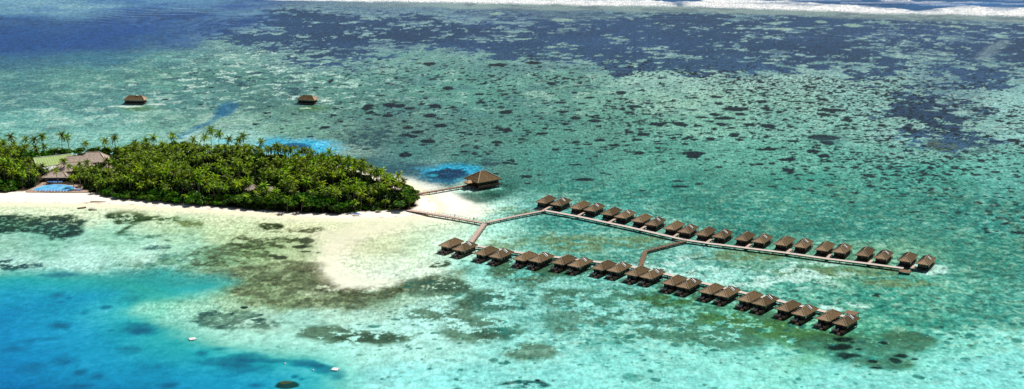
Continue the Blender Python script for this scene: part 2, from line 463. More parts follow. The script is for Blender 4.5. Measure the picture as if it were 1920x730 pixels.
    def window(x0, x1, y0, y1):
        """rows and columns of the sheet that cover a rectangle of ground"""
        r = np.where((Yr >= y0) & (Yr <= y1))[0]
        if len(r) == 0: return slice(0, 1), slice(0, 1)
        wa, wb = Wr[r].min(), Wr[r].max()
        smin = min(x0 / wa, x0 / wb); smax = max(x1 / wa, x1 / wb)
        c = np.where((sc >= smin) & (sc <= smax))[0]
        if len(c) == 0: return slice(0, 1), slice(0, 1)
        return slice(r[0], r[-1] + 1), slice(c[0], c[-1] + 1)
    def box_of(mask):
        r = np.where(mask.max(1) > .002)[0]; c = np.where(mask.max(0) > .002)[0]
        if len(r) == 0: return slice(0, 0), slice(0, 0)
        return slice(r[0], r[-1] + 1), slice(c[0], c[-1] + 1)
    def mixc(mask, rgb, linear=False):
        c = np.array(rgb if linear else lin(rgb), np.float32)
        q = box_of(mask); m = mask[q][..., None]
        C[q] = C[q] * (1 - m) + c * m
    def pmask(pts, soft=3.0, rough=4.0, size=18, seed=50, sharp=None):
        pp = P(*pts); mg = soft + rough + 2
        q = window(min(p.x for p in pp) - mg, max(p.x for p in pp) + mg, min(p.y for p in pp) - mg, max(p.y for p in pp) + mg)
        out = np.zeros(sh, np.float32)
        x, y = X[q], Y[q]
        d = poly_sd(x, y, pp) + (fbm(x, y, size, seed, 5, .6) - .5) * 2 * rough
        out[q] = sstep(-soft, soft, d)
        return out
    def ell(u, v, ru, rv):
        """soft ellipse given by its centre and half-widths in the photo, laid on the ground"""
        c = at(u, v); ex = at(u + ru, v).x - c.x; ey = at(u, v - rv).y - c.y
        return np.sqrt(((X - c.x) / ex) ** 2 + ((Y - c.y) / ey) ** 2)
    def gauss(u, v, ru, rv, k=1.0):
        return k * np.exp(-ell(u, v, ru, rv) ** 2)
    def blob(u, v, ru, rv, rough=.35, soft=.2, size=None, seed=60):
        c = at(u, v); ex = at(u + ru, v).x - c.x; ey = at(u, v - rv).y - c.y
        kk = 1 + soft + rough
        q = window(c.x - ex * kk, c.x + ex * kk, c.y - ey * kk, c.y + ey * kk)
        out = np.zeros(sh, np.float32)
        x, y = X[q], Y[q]
        e = np.sqrt(((x - c.x) / ex) ** 2 + ((y - c.y) / ey) ** 2) + (fbm(x, y, size or max(ex * .7, 3), int(seed), 5, .6) - .5) * 2 * rough
        out[q] = 1 - sstep(1 - soft, 1 + soft, e)
        return out
    def cells(size, prob, rmin, rmax, seed, soft=.18, wob=.25):
        """round dark spots scattered over the bed; prob is a field 0..1; radius in metres"""
        out = np.zeros(sh, np.float32)
        sel = prob > .015
        x, y, pr = X[sel], Y[sel], prob[sel]
        gx, gy = np.floor(x / size), np.floor(y / size)
        w1 = fbm(x, y, size * .45, seed + 5, 3) - .5
        m = np.zeros(x.shape, np.float32)
        for ox in (-1, 0, 1):
            for oy in (-1, 0, 1):
                cx, cy = gx + ox, gy + oy
                px = (cx + .15 + .7 * _hash(cx, cy, seed)) * size
                py = (cy + .15 + .7 * _hash(cx, cy, seed + 1)) * size
                rr = rmin + (rmax - rmin) * _hash(cx, cy, seed + 2) ** 2.2
                el = .8 + .45 * _hash(cx, cy, seed + 4)
                on = _hash(cx, cy, seed + 3) < pr
                d = np.sqrt(((x - px) * el) ** 2 + ((y - py) / el) ** 2) / rr + w1 * 2 * wob
                m = np.maximum(m, on * (1 - sstep(1 - soft, 1 + soft, d)))
        out[sel] = m
        return out

    big = fbm(X, Y, 120, 5, 4) - .5
    mid = fbm(X, Y, 30, 6, 5, .6)
    fine = fbm(X, Y, 7, 7, 4, .65)
    vfine = fbm(X, Y, 2.6, 8, 3, .7)
    patchy = fbm(X, Y, 11, 9, 5, .65)
    patchy2 = fbm(X, Y, 20, 10, 5, .62)
    C *= (1 + (mid - .5) * .35)[..., None]

    # reach of the mottled reef flat (everything but sand, deep basin)
    basinP = P((-500, 512), (0, 516), (100, 513), (200, 516), (290, 521), (345, 532), (400, 528), (430, 532), (405, 546), (340, 556), (280, 566), (262, 580), (300, 600), (350, 628), (395, 640), (450, 652), (540, 664), (600, 670), (632, 682),
               (655, 705), (662, 760), (650, 900), (-500, 900))
    bd = poly_sd(X, Y, basinP)
    bdn = bd + (fbm(X, Y, 25, 31, 5, .55) - .5) * 14
    edgew = sstep(-12, 8, bdn)

    # -- outer reef flat: slate-blue cover broken by pale rubble streaks; its edge dissolves into dots
    core = poly_sd(X, Y, P((1000, 45), (560, 28), (470, 50), (430, 72), (480, 92), (560, 104), (640, 108), (720, 84), (850, 90), (1000, 104), (1200, 122), (1350, 128), (1500, 132), (1700, 142), (2100, 136), (2500, 120), (2500, 45), (1960, 44), (1900, 42), (1750, 39), (1500, 33), (1300, 23)))
    core = core + (fbm(X, Y, 80, 32, 4) - .5) * 90
    zone = sstep(-120, 45, core)
    cc_ = line_d(X, Y, P((1800, 110), (1790, 150), (1775, 190), (1762, 230), (1745, 262))) + (fbm(X, Y, 30, 33, 4) - .5) * 40
    col_zone = sstep(78, 4, cc_) * .88
    dens_dark = np.clip(np.maximum(zone, col_zone), 0, 1)
    thr = .70 - .30 * dens_dark
    streak_n = fbm(X, Y, 9, 11, 5, .66) * .58 + fbm(X, Y, 46, 12, 4) * .42
    dark = sstep(thr, thr + .045, streak_n) * sstep(0, .12, dens_dark)
    mixc(dark * .93, (44, 84, 130))
    tone = fbm(X, Y, 90, 13, 4)
    C *= (1 + dark * (tone - .5) * .8)[..., None]
    light = (1 - dark) * dens_dark
    mixc(light * (.25 + .6 * sstep(.40, .60, fbm(X, Y, 7, 15, 4))), (140, 186, 180))
    # pale plates on the flat
    for u, v, ru, rv in ((1055, 38, 20, 3), (930, 26, 14, 2.4), (1540, 41, 10, 2.2), (1600, 48, 16, 3), (1455, 44, 12, 2), (1790, 50, 12, 2.4), (1390, 12, 1, 1), (1470, 55, 18, 2.4)):
        mixc(blob(u, v, ru, rv, .5, .2, 12) * .75, (150, 190, 170))
    # sandy chute near the right edge
    mixc((1 - sstep(3, 10, line_d(X, Y, P((1838, 112), (1856, 98), (1872, 84), (1884, 77))) + (mid - .5) * 10)) * .55, (130, 160, 165))

    # -- open blue arm on the left: smooth, a little cloud of tone, then swell lines
    blue = pmask([(-400, -10), (560, -10), (520, 30), (440, 62), (330, 88), (230, 108), (100, 118), (-400, 130)], 22, 26, 90, 35)
    mixc(blue * .55 * sstep(.35, .65, fbm(X, Y, 110, 36, 4)), (30, 88, 172))
    mixc(blue * .5 * sstep(.5, .72, fbm(X, Y, 70, 37, 5)) * sstep(60, 10, V), (112, 170, 195))
    mixc(blob(85, 12, 110, 12, .5, .5, 70) * .55 * sstep(.42, .6, patchy2), (120, 175, 190))
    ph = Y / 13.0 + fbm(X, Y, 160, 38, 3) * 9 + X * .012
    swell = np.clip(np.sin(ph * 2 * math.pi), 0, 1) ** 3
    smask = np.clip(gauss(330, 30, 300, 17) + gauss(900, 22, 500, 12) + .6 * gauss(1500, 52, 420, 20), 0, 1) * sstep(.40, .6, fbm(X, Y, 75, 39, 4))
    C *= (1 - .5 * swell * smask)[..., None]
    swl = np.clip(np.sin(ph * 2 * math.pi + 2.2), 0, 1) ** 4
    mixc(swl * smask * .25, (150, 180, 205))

    # -- broad teal flat: soft mottling and streaks
    flat = (V < 480) & (V > 60)
    mott = sstep(.52, .66, patchy2)
    reg = np.clip(gauss(250, 175, 420, 70) + gauss(900, 170, 500, 60), 0, 1) * (1 - dark)
    mixc(mott * reg * .45, (66, 118, 130))
    lt = sstep(.56, .70, fbm(X, Y, 12, 16, 5, .62))
    mixc(lt * np.clip(gauss(200, 190, 350, 60, .9) + gauss(700, 150, 420, 50) + gauss(1400, 160, 500, 60), 0, 1) * .5 * (1 - dark), (155, 205, 185))

    stk = fbm(X, Y, 8, 17, 5, .7)
    rg2 = np.clip(gauss(480, 120, 150, 40) + gauss(300, 170, 300, 50, .5) + gauss(620, 170, 160, 40, .5) + gauss(150, 230, 250, 30, .3), 0, 1) * (1 - dark)
    mixc(sstep(.60, .64, stk) * rg2 * .85, (178, 220, 205))
    mixc(sstep(.62, .65, fbm(X, Y, 10, 18, 5, .65)) * rg2 * .8, (42, 84, 104))
    # -- coral heads: fields of round dark spots
    hd = (gauss(1350, 215, 330, 50, .50) + gauss(1000, 205, 240, 40, .24) + gauss(760, 205, 130, 32, .40) + gauss(1150, 260, 300, 50, .22) + gauss(1700, 250, 180, 60, .55)
          + gauss(1550, 290, 260, 40, .32) + gauss(640, 215, 60, 40, .25) + gauss(500, 160, 200, 30, .10) + gauss(1250, 330, 400, 30, .10))
    hd *= (V < 400) * sstep(400, 340, V) * (1 - dark)
    h1 = cells(15, hd, 1.3, 4.4, 101, .16, .28)
    h1 = np.maximum(h1, cells(10, hd * .5, .8, 2.2, 131, .25, .3))
    # dense field of small dark corals down the right side
    rd = 1.25 * (gauss(1830, 240, 150, 60, .55) + gauss(1720, 300, 190, 45, .62) + gauss(1880, 330, 130, 60, .75) + gauss(1550, 190, 260, 30, .35) + gauss(1880, 200, 90, 30, .5) + gauss(1450, 160, 400, 22, .45) + gauss(1900, 420, 110, 45, .32) + gauss(1700, 372, 150, 30, .16) + gauss(1050, 140, 380, 22, .35) + gauss(1350, 230, 420, 60, .30) + gauss(900, 220, 330, 60, .16))
    rd *= (.35 + 1.3 * sstep(.38, .62, fbm(X, Y, 45, 41, 4)))
    h2 = cells(6.2, rd, .8, 2.9, 151, .22, .4)
    h3 = cells(4.0, rd * .8, .5, 1.7, 171, .3, .4)
    # named heads, larger or easy to find
    for u, v, ru, rv in ((1300, 294, 13, 3.6), (1232, 233, 18, 3.2), (1278, 234, 13, 3.6), (1340, 215, 11, 3), (1358, 222, 22, 2.8), (1428, 191, 12, 2.6), (1440, 237, 15, 4.2), (1343, 182, 12, 2.2), (1403, 234, 10, 3),
        (1545, 215, 13, 3.6), (1560, 207, 28, 3), (1588, 226, 12, 2.8), (1543, 187, 11, 3), (1552, 269, 12, 3.6), (1525, 284, 14, 3.4), (1444, 280, 11, 3), (1332, 260, 10, 3), (1375, 255, 10, 2.6), (1292, 258, 8, 2.4),
        (1545, 258, 30, 5), (1380, 205, 24, 4), (1300, 288, 22, 4), (816, 199, 11, 4), (730, 197, 12, 4), (748, 199, 12, 3.6), (806, 217, 13, 3.6), (760, 254, 13, 3), (782, 248, 12, 2.8), (765, 240, 11, 2.6), (727, 217, 10, 3.4), (691, 199, 10, 3), (694, 212, 10, 2.4),
        (840, 166, 11, 3.6), (760, 291, 12, 4.4), (948, 211, 13, 3.2), (1078, 222, 11, 2.8), (1115, 227, 12, 3), (932, 267, 10, 3), (978, 261, 8, 2.2), (1080, 267, 9, 2.4), (1034, 157, 9, 3.2), (933, 122, 18, 3), (826, 236, 14, 3.4), (802, 265, 14, 4),
        (1206, 252, 12, 3), (1165, 174, 11, 3.4), (1190, 200, 14, 3), (1180, 248, 10, 2.4), (1475, 300, 18, 2.6), (1700, 240, 9, 2.6), (1000, 118, 16, 2.8), (805, 120, 12, 3.2), (610, 239, 9, 2.6), (500, 212, 7, 2), (1275, 350, 18, 2.4), (1272, 340, 14, 1.6),
        (1515, 163, 11, 2.4), (1640, 175, 9, 2), (1900, 263, 12, 3), (950, 306, 9, 2.2), (965, 308, 8, 1.8), (1205, 358, 7, 1.6), (1310, 345, 8, 1.8)):
        h1 = np.maximum(h1, blob(u, v, ru, rv, .22, .12, 4, 61))
    H = np.maximum(np.maximum(h1, h2), h3)
    rim = np.clip(sstep(0, 1, H), 0, 1)
    mixc(rim * .96, (5, 30, 46))
    # thicket of branching coral north-west of the pavilion, and a patch on the right
    for (u, v, ru, rv, k) in ((700, 255, 62, 26, .9), (1800, 275, 60, 13, .5), (915, 305, 22, 8, .8), (850, 235, 16, 14, .3), (1560, 262, 35, 10, .5)):
        g = (1 - sstep(.7, 1.15, ell(u, v, ru, rv) + (mid - .5) * .7)) * k
        mixc(g * sstep(.42, .54, fbm(X, Y, 5, 42, 4, .7)), (48, 92, 100))
    mixc((1 - sstep(.5, 1.2, ell(1762, 270, 30, 11) + (mid - .5))) * .5 * sstep(.4, .6, fine), (105, 125, 70))

    # -- right-hand green flat: tiny broken coral, two grains
    fl = sstep(300, 380, V) * sstep(930, 1050, U + (mid - .5) * 80) * sstep(.0, 1., sstep(700, 620, V))
    g1 = fbm(X, Y, 3.2, 43, 3, .75); g2 = fbm(X, Y, 8, 44, 4, .6)
    mixc(fl * sstep(.54, .70, g1) * .42, (150, 210, 180))
    mixc(fl * sstep(.50, .34, g1) * .42, (18, 98, 92))
    mixc(fl * sstep(.52, .66, g2) * .25, (100, 150, 110))
    mixc(fl * sstep(.55, .68, fbm(X, Y, 26, 46, 4)) * .4 * sstep(520, 440, V), (30, 128, 112))

    # -- narrow boat channel and blue holes behind the island
    ch = line_d(X, Y, P((336, 258), (362, 243), (392, 230), (418, 215), (428, 200), (432, 190))) + (mid - .5) * 9
    mixc((1 - sstep(1.8, 8.0, ch)) * .82 * sstep(184, 200, V) * (.55 + .45 * sstep(.3, .5, fbm(X, Y, 14, 48, 4))), (6, 112, 160))
    mixc((1 - sstep(1, 3, line_d(X, Y, P((345, 257), (380, 243))) + (mid - .5) * 4)) * .5, (150, 215, 225))
    hole = pmask([(492, 264), (520, 258), (545, 266), (575, 262), (602, 263), (618, 272), (632, 284), (640, 296), (600, 300), (520, 296), (480, 276)], 10, 10, 18, 51)
    mixc(hole, (16, 180, 220))
    mixc(hole * blob(547, 274, 30, 6, .5, .3, 12), (22, 100, 150))
    mixc(hole * blob(600, 272, 14, 5, .5, .4, 12), (10, 190, 240))
    mixc(pmask([(395, 262), (430, 259), (450, 262), (440, 270), (400, 272)], 6, 6, 16, 52) * .7, (80, 205, 220))
    d2 = pmask([(650, 296), (690, 300), (740, 308), (790, 305), (850, 308), (880, 318), (860, 340), (840, 352), (800, 350), (775, 340), (735, 331), (690, 320), (640, 310)], 6, 9, 22, 53)
    mixc(d2 * .8, (50, 98, 112)); mixc(d2 * sstep(.5, .62, patchy) * .5, (70, 130, 128))
    h4 = pmask([(795, 316), (830, 311), (870, 311), (900, 314), (902, 322), (880, 334), (840, 344), (812, 338), (792, 328)], 8, 8, 12, 54)
    mixc(h4, (8, 168, 208))
    mixc(h4 * blob(836, 331, 42, 13, .8, .15, 9, 62), (10, 76, 118))
    mixc(h4 * blob(814, 329, 8, 2.2, .8, .2, 6) * .7, (40, 170, 190))
    mixc(h4 * (1 - sstep(.5, 1.1, ell(872, 338, 24, 7))) * .6, (90, 190, 190))
    # pale spit curving behind the grove
    sp = pmask([(690, 316), (722, 326), (745, 331), (770, 333), (782, 340), (812, 347), (835, 353), (860, 362), (880, 368), (905, 380), (908, 392), (890, 405), (850, 412), (780, 416), (760, 395), (700, 345)], 6, 4, 14, 55)
    mixc(sp * .85, (238, 244, 226))
    mixc(sp * (1 - sstep(.5, 1.1, ell(838, 382, 50, 20))) * .9, (255, 250, 232))
    g = pmask([(850, 362), (880, 360), (915, 362), (945, 366), (948, 374), (920, 382), (890, 382), (868, 374)], 4, 4, 12, 56)
    mixc(g * .85, (52, 104, 92))  # dark patch below the pavilion, shadow painted into the bed colour
    mixc(pmask([(905, 350), (955, 345), (965, 352), (955, 366), (910, 368)], 5, 5, 12, 56) * .6, (32, 104, 84))
    mixc(pmask([(918, 352), (938, 351), (944, 355), (922, 357)], 3, 2, 8, 57) * .8, (120, 210, 190))
    mixc(blob(960, 398, 24, 5, .6, .2, 8, 63) * .75 * sstep(.4, .55, fine), (76, 120, 82))

    # -- green scoured patches below the two far bungalows
    for u, v in ((253, 203), (579, 203)):
        mixc(gauss(u + 6, v, 30, 5, .75), (88, 138, 72))
    mixc(np.clip(blob(236, 200, 30, 1.8, .5, .4, 6) + blob(290, 196, 18, 1.3, .5, .4, 6) + blob(572, 203, 11, 1.0, .5, .3, 6) + blob(612, 189, 12, 1.2, .5, .4, 6), 0, 1) * .8, (205, 232, 218))

    # -- seagrass meadows in front of the beach
    def meadow(pts, rgb, k=1.0, soft=2.0, rough=5, size=16, seed=70, gaps=.0, gapsize=7):
        m = pmask(pts, soft, rough, size, seed)
        if gaps:
            m = m * sstep(gaps - .05, gaps + .03, fbm(X, Y, gapsize, seed + 1, 5, .6))
        tex = fbm(X, Y, 3.6, seed + 3, 4, .75)
        mixc(m * k * (1 - .75 * sstep(.56, .66, tex)), rgb)
        mixc(m * sstep(.44, .34, tex) * .5 * k, tuple(c * .6 for c in rgb))
        return m
    gr = (70, 105, 50); dk = (24, 70, 66)
    m = meadow([(-300, 402), (0, 402), (60, 399), (110, 399), (140, 399), (165, 408), (185, 415), (170, 426), (140, 441), (110, 449), (80, 442), (60, 436), (0, 436), (-300, 436)], (30, 76, 66), .95, 2, 10, 22, 71, .30, 12)
    mixc(m * sstep(445, 400, V) * sstep(.45, .6, fine) * .4, (70, 105, 45))
    meadow([(190, 400), (225, 394), (262, 398), (300, 405), (300, 412), (270, 418), (255, 430), (230, 442), (212, 446), (200, 440), (225, 425), (190, 414)], (52, 88, 42), .95, 2, 9, 18, 73, .32, 9)
    meadow([(300, 410), (330, 408), (336, 415), (310, 421), (290, 420)], (66, 98, 52), .9, 2, 6, 14, 74, .40)
    meadow([(330, 415), (360, 413), (390, 418), (370, 427), (335, 427)], (112, 132, 68), .8, 2, 5, 12, 75, .42)
    meadow([(195, 438), (250, 436), (300, 440), (330, 446), (350, 440), (330, 455), (280, 460), (240, 452)], (60, 110, 88), .65, 3, 10, 20, 76, .50, 10)
    meadow([(262, 466), (285, 460), (320, 460), (318, 466), (285, 468), (270, 472)], (40, 95, 95), .85, 2, 4, 10, 77)
    meadow([(-200, 485), (0, 487), (28, 484), (52, 494), (48, 502), (20, 506), (-200, 510)], (24, 74, 84), .92, 2, 7, 12, 78, .42, 8)
    meadow([(58, 494), (84, 493), (84, 501), (62, 502)], (28, 88, 96), .85, 1.5, 3, 8, 79)
    meadow([(270, 480), (310, 474), (350, 482), (330, 496), (290, 500), (268, 492)], (36, 112, 118), .7, 3, 9, 14, 80, .50, 6)
    meadow([(200, 505), (300, 478), (420, 470), (470, 500), (400, 520), (300, 515)], (96, 150, 112), .6, 8, 14, 22, 81, .50, 5)
    # olive meadow on the point
    m = meadow([(425, 446), (470, 438), (520, 434), (560, 432), (585, 435), (590, 450), (582, 462), (560, 466), (520, 470), (500, 478), (455, 470), (420, 460)], (72, 86, 48), .85, 3, 14, 20, 82, .49, 9)
    meadow([(375, 500), (350, 480), (385, 462), (430, 470), (480, 480), (490, 500), (440, 508)], (84, 98, 60), .75, 4, 14, 20, 83, .50, 8)
    meadow([(486, 425), (492, 419), (520, 418), (530, 424), (522, 431), (500, 432)], (56, 76, 34), .95, 1.2, 3, 8, 84)
    for u, v, a, b in ((525, 483, 13, 4), (512, 480, 10, 3), (563, 463, 14, 3), (575, 452, 14, 6), (572, 472, 10, 2), (596, 474, 5, 1.4), (436, 516, 14, 2)):
        mixc(blob(u, v, a, b, .4, .15, 6, 64) * .9, (58, 68, 42))
    mixc(cells(9, gauss(480, 415, 60, 6, .6), .7, 2, 191, .3) * .7, (90, 115, 70))
    mott_band = None
    m = meadow([(400, 508), (470, 496), (540, 492), (590, 496), (606, 512), (615, 530), (640, 541), (700, 543), (750, 533), (790, 521), (830, 512), (880, 498), (890, 508), (850, 530), (800, 546), (740, 560), (650, 580), (560, 580), (480, 570), (420, 540)], (124, 144, 102), .62, 6, 14, 22, 85)
    mixc(m * sstep(.48, .60, patchy2) * .6, (84, 98, 62))
    mixc(m * sstep(.54, .60, fbm(X, Y, 6, 302, 5, .7)) * .6, (158, 182, 136))
    mixc(m * sstep(.53, .59, fbm(X, Y, 9, 304, 5, .7)) * .5, (74, 88, 56))
    meadow([(600, 508), (615, 528), (640, 541), (700, 543), (760, 531), (800, 519), (830, 514), (800, 535), (720, 552), (640, 556), (600, 546), (585, 520)], (74, 84, 44), .75, 3, 9, 14, 86, .40, 6)
    mixc(pmask([(560, 470), (596, 500), (590, 520), (560, 510), (530, 490)], 3, 9, 14, 88) * .55 * sstep(.42, .55, patchy), (86, 88, 52))
    m = meadow([(352, 602), (390, 586), (440, 580), (480, 584), (500, 596), (540, 606), (520, 616), (460, 618), (420, 622), (372, 608)], (88, 130, 112), .8, 3, 8, 14, 87, .36, 6)
    mixc(m * sstep(.48, .58, patchy) * .8, (46, 92, 88))
    mixc(blob(458, 577, 8, 2.6, .2, .15, 4) * .95, (16, 50, 48))
    mixc(cells(14, gauss(480, 610, 90, 25, .5), .4, 1.5, 201, .2) * .85, (30, 78, 74))
    # brown tongue west of the rows
    meadow([(808, 501), (820, 491), (838, 488), (846, 491), (840, 497), (822, 502)], (52, 68, 34), .92, 1, 3, 6, 89)

    # -- mottled patches between and below the rows
    def mott_zone(lst, rgb, thr, k, n, wob=.6):
        g = np.zeros(sh)
        for q in lst:
            g = np.maximum(g, 1 - sstep(.75, 1.35, ell(*q) + (patchy2 - .5) * wob * 2))
        thr -= .025
        m = g * sstep(thr - .015, thr + .025, n) * min(k * 1.22, .95)
        mixc(m, rgb)
        return m
    pn = fbm(X, Y, 8, 90, 5, .76)
    mott_zone([(925, 566, 58, 20), (820, 540, 55, 20), (690, 632, 75, 14), (615, 622, 60, 14), (980, 510, 60, 22), (1060, 560, 40, 18), (900, 615, 70, 22), (1000, 660, 50, 14), (1090, 600, 60, 22), (820, 590, 60, 12)], (92, 128, 100), .46, .75, pn)
    mott_zone([(925, 566, 46, 15), (690, 634, 60, 9), (830, 535, 40, 13), (930, 625, 40, 10)], (70, 104, 78), .40, .8, pn)
    mott_zone([(1150, 560, 90, 22), (1250, 590, 120, 34), (1330, 630, 90, 22), (1190, 620, 60, 24), (1230, 530, 60, 14), (1450, 600, 90, 30), (1300, 560, 80, 20), (1500, 620, 50, 22), (1060, 500, 120, 16)], (72, 124, 92), .49, .68, pn)
    mott_zone([(1350, 598, 50, 14), (1450, 618, 46, 14), (1250, 565, 60, 10), (1530, 640, 60, 18)], (72, 126, 52), .46, .6, pn)
    mott_zone([(1080, 455, 80, 16), (1190, 455, 60, 12), (950, 455, 50, 14), (1380, 480, 90, 10), (1560, 510, 110, 9), (1680, 530, 60, 8), (960, 395, 30, 7)], (118, 148, 96), .47, .62, fbm(X, Y, 5, 92, 4, .7))
    mott_zone([(1300, 500, 90, 20), (1450, 520, 120, 22), (1200, 510, 50, 12), (1580, 575, 40, 8), (1330, 468, 30, 5), (1740, 505, 30, 9), (1520, 495, 60, 5)], (168, 232, 216), .51, .75, fbm(X, Y, 8, 93, 5, .65))
    mott_zone([(1350, 515, 60, 14), (1410, 560, 60, 12), (1200, 590, 60, 12), (1100, 530, 80, 10)], (130, 232, 218), .50, .5, fbm(X, Y, 10, 94, 5, .65))
    m = mott_zone([(1620, 660, 90, 30), (1560, 650, 50, 18), (1700, 640, 50, 20), (1660, 680, 60, 14)], (62, 112, 76), .38, .72, pn, .5)
    mixc(blob(985, 722, 40, 8, .6, .25, 7, 66) * .9 * sstep(.36, .48, pn), (16, 62, 62))
    mixc(blob(1008, 713, 5, 2, .2), (12, 40, 40)); mixc(blob(1188, 709, 22, 8, .6, .3, 7, 66) * .6, (62, 132, 110))
    mixc(cells(13, gauss(930, 722, 120, 14, .35) + gauss(1400, 660, 200, 30, .18) + gauss(1830, 560, 120, 60, .35) + gauss(1700, 600, 120, 60, .25) + gauss(1900, 480, 80, 60, .45), .5, 1.9, 211, .3, .4) * .8, (20, 78, 74))
    mixc(cells(10, gauss(700, 600, 160, 30, .6) + gauss(600, 655, 90, 20, .3), .4, 1.8, 221, .3, .4) * .6, (50, 120, 116))
    # loose fragments of rubble and grass over the near lagoon
    fr = sstep(470, 520, V) * sstep(640, 780, U - (V - 560) * -.5) * sstep(760, 600, V + (patchy2 - .5) * 160) * (1 - edgew) * (1 - np.clip(gauss(720, 470, 150, 60) * 1.6, 0, 1))
    mixc(cells(5.5, fr * .55 * sstep(.38, .6, patchy), .5, 2.3, 251, .18, .45) * .8, (30, 118, 106))
    mixc(cells(3.6, fr * .5 * sstep(.35, .6, fine), .4, 1.4, 261, .2, .45) * .7, (78, 118, 90))
    # ripple-lit sand at the bottom right
    rp = (sstep(620, 690, V) + .6 * gauss(1000, 600, 300, 60)) * sstep(640, 760, U)
    mixc(np.clip(rp, 0, 1) * sstep(.5, .75, g1) * .22, (160, 232, 218))
    mixc(np.clip(rp, 0, 1) * sstep(.5, .28, g1) * .25, (70, 185, 176))
    mixc(sstep(.5, .66, fbm(X, Y, 40, 96, 4)) * np.clip(rp, 0, 1) * .3, (60, 196, 190))

    for u, v, a, b in ((1580, 637, 15, 3.6), (1574, 651, 26, 5), (1590, 667, 19, 5), (1610, 655, 8, 2), (1636, 678, 8, 2.6), (1678, 676, 10, 4), (1656, 643, 8, 3), (1716, 674, 7, 2.2), (1690, 668, 12, 3), (1598, 642, 5, 1.6), (1640, 690, 12, 2), (1240, 506, 5, 1.6), (1645, 552, 6, 1.4), (1640, 555, 6, 1.6), (1754, 580, 5, 1.5)):
        mixc(blob(u, v, a * 1.1, b * 1.15, .65, .28, 4, 65) * .88, (6, 36, 34))

    # -- deep basin, bottom left
    edgew = sstep(-12, 8, bdn)
    ramp = np.clip((bdn) / 75.0, 0, 1)
    keys = [(0, (70, 208, 192)), (.14, (18, 192, 200)), (.42, (0, 166, 206)), (.8, (0, 144, 200)), (1, (0, 130, 194))]
    kc = [np.array(lin(c)) for _, c in keys]; kx = [k0 for k0, _ in keys]
    BC = np.stack([np.interp(ramp, kx, [c[i] for c in kc]) for i in range(3)], -1)
    n5 = fbm(X, Y, 38, 97, 4)
    BC *= (.60 + .50 * n5)[..., None]
    C[...] = C * (1 - edgew[..., None]) + BC * edgew[..., None]
    mixc(pmask([(120, 512), (200, 512), (300, 512), (400, 516), (425, 522), (415, 536), (340, 548), (270, 556), (230, 550), (160, 530)], 12, 12, 24, 98) * .75, (34, 156, 156))
    mixc(pmask([(230, 530), (300, 540), (330, 552), (290, 566), (250, 560)], 9, 8, 20, 97) * .5, (40, 180, 160))
    mixc(gauss(300, 580, 30, 16, .45), (40, 205, 170)); 
    db = (14, 92, 138)
    for u, v, a, b, k in ((108, 554, 15, 5, .8), (115, 566, 8, 3, .7), (130, 559, 8, 2, .6), (115, 610, 24, 7, .75), (198, 577, 7, 3, .7), (158, 587, 8, 3, .7), (265, 615, 30, 9, .7), (272, 622, 18, 5, .6), (208, 620, 6, 2, .5),
                          (240, 655, 18, 7, .6), (120, 680, 26, 7, .5), (150, 699, 12, 5, .7), (182, 706, 10, 5, .7), (318, 723, 16, 6, .75), (380, 663, 10, 5, .8), (420, 680, 50, 7, .6), (460, 692, 46, 8, .6), (410, 655, 14, 3, .6), (455, 668, 28, 5, .7),
                          (500, 677, 40, 3, .5), (578, 682, 22, 5, .85), (605, 692, 16, 6, .75), (630, 705, 14, 8, .6), (552, 707, 7, 3.5, .9), (565, 711, 6, 2, .7), (478, 723, 14, 4, .7), (150, 725, 20, 5, .6), (30, 655, 20, 6, .4), (120, 516, 30, 4, .6), (60, 640, 14, 5, .4), (250, 560, 20, 8, .35), (60, 690, 30, 10, .4), (300, 690, 30, 8, .35), (98, 636, 12, 3, .4)):
        mixc(blob(u, v, a * 1.1, b * 1.1, .9, .75, 9, 67) * k * .85, db)
    mixc(blob(538, 722, 22, 7, .35, .15, 6, 68) * .95, (24, 74, 66)); mixc(blob(535, 717, 12, 3, .5, .2, 5, 69) * .7, (96, 110, 44))
    mixc(sstep(15, 40, bdn) * gauss(590, 715, 40, 12, .5), (0, 185, 215))

    # -- bright shallows along the beach and wet sand
    sd_ = poly_sd(X, Y, SHORE)
    near = sstep(-16, 0, sd_ + (mid - .5) * 10)
    mixc(near * .75 * sstep(340, 372, V) * (1 - sstep(760, 830, U)), (222, 232, 186))
    mixc(sstep(-5, 0, sd_) * .9, (246, 240, 206))
    # sand tongue ridges
    tg = pmask([(600, 440), (640, 428), (700, 420), (760, 416), (760, 424), (690, 440), (650, 462), (630, 486), (640, 512), (700, 524), (740, 526), (700, 538), (640, 539), (615, 528), (602, 505), (592, 480)], 7, 6, 24, 99)
    mixc(tg * .42, (244, 240, 208))
    mul_t = gauss(720, 470, 120, 50, .16); C *= (1 - mul_t)[..., None]
    mixc((1 - sstep(.4, 1.2, ell(690, 465, 48, 16) + (mid - .5))) * .25, (190, 200, 145))
    mixc(cells(8, gauss(600, 480, 26, 26, .5), .4, 1.6, 231, .3) * .6, (150, 150, 110))
    # sparkle grain everywhere, as sunlit ripples over a rough bed
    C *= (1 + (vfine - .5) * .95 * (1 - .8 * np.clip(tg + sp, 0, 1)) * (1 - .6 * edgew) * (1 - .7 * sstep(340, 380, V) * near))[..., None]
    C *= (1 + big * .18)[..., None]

    # -- open ocean beyond the reef and the surf along its edge
    surf_lo = lambda u: np.interp(u, [-1500, 200, 540, 800, 1000, 1200, 1310, 1500, 1680, 1760, 1930, 2600, 5000], [-30, -9, 1, 5, 8.5, 12.5, 14, 20.5, 27, 27.5, 32, 48, 80])
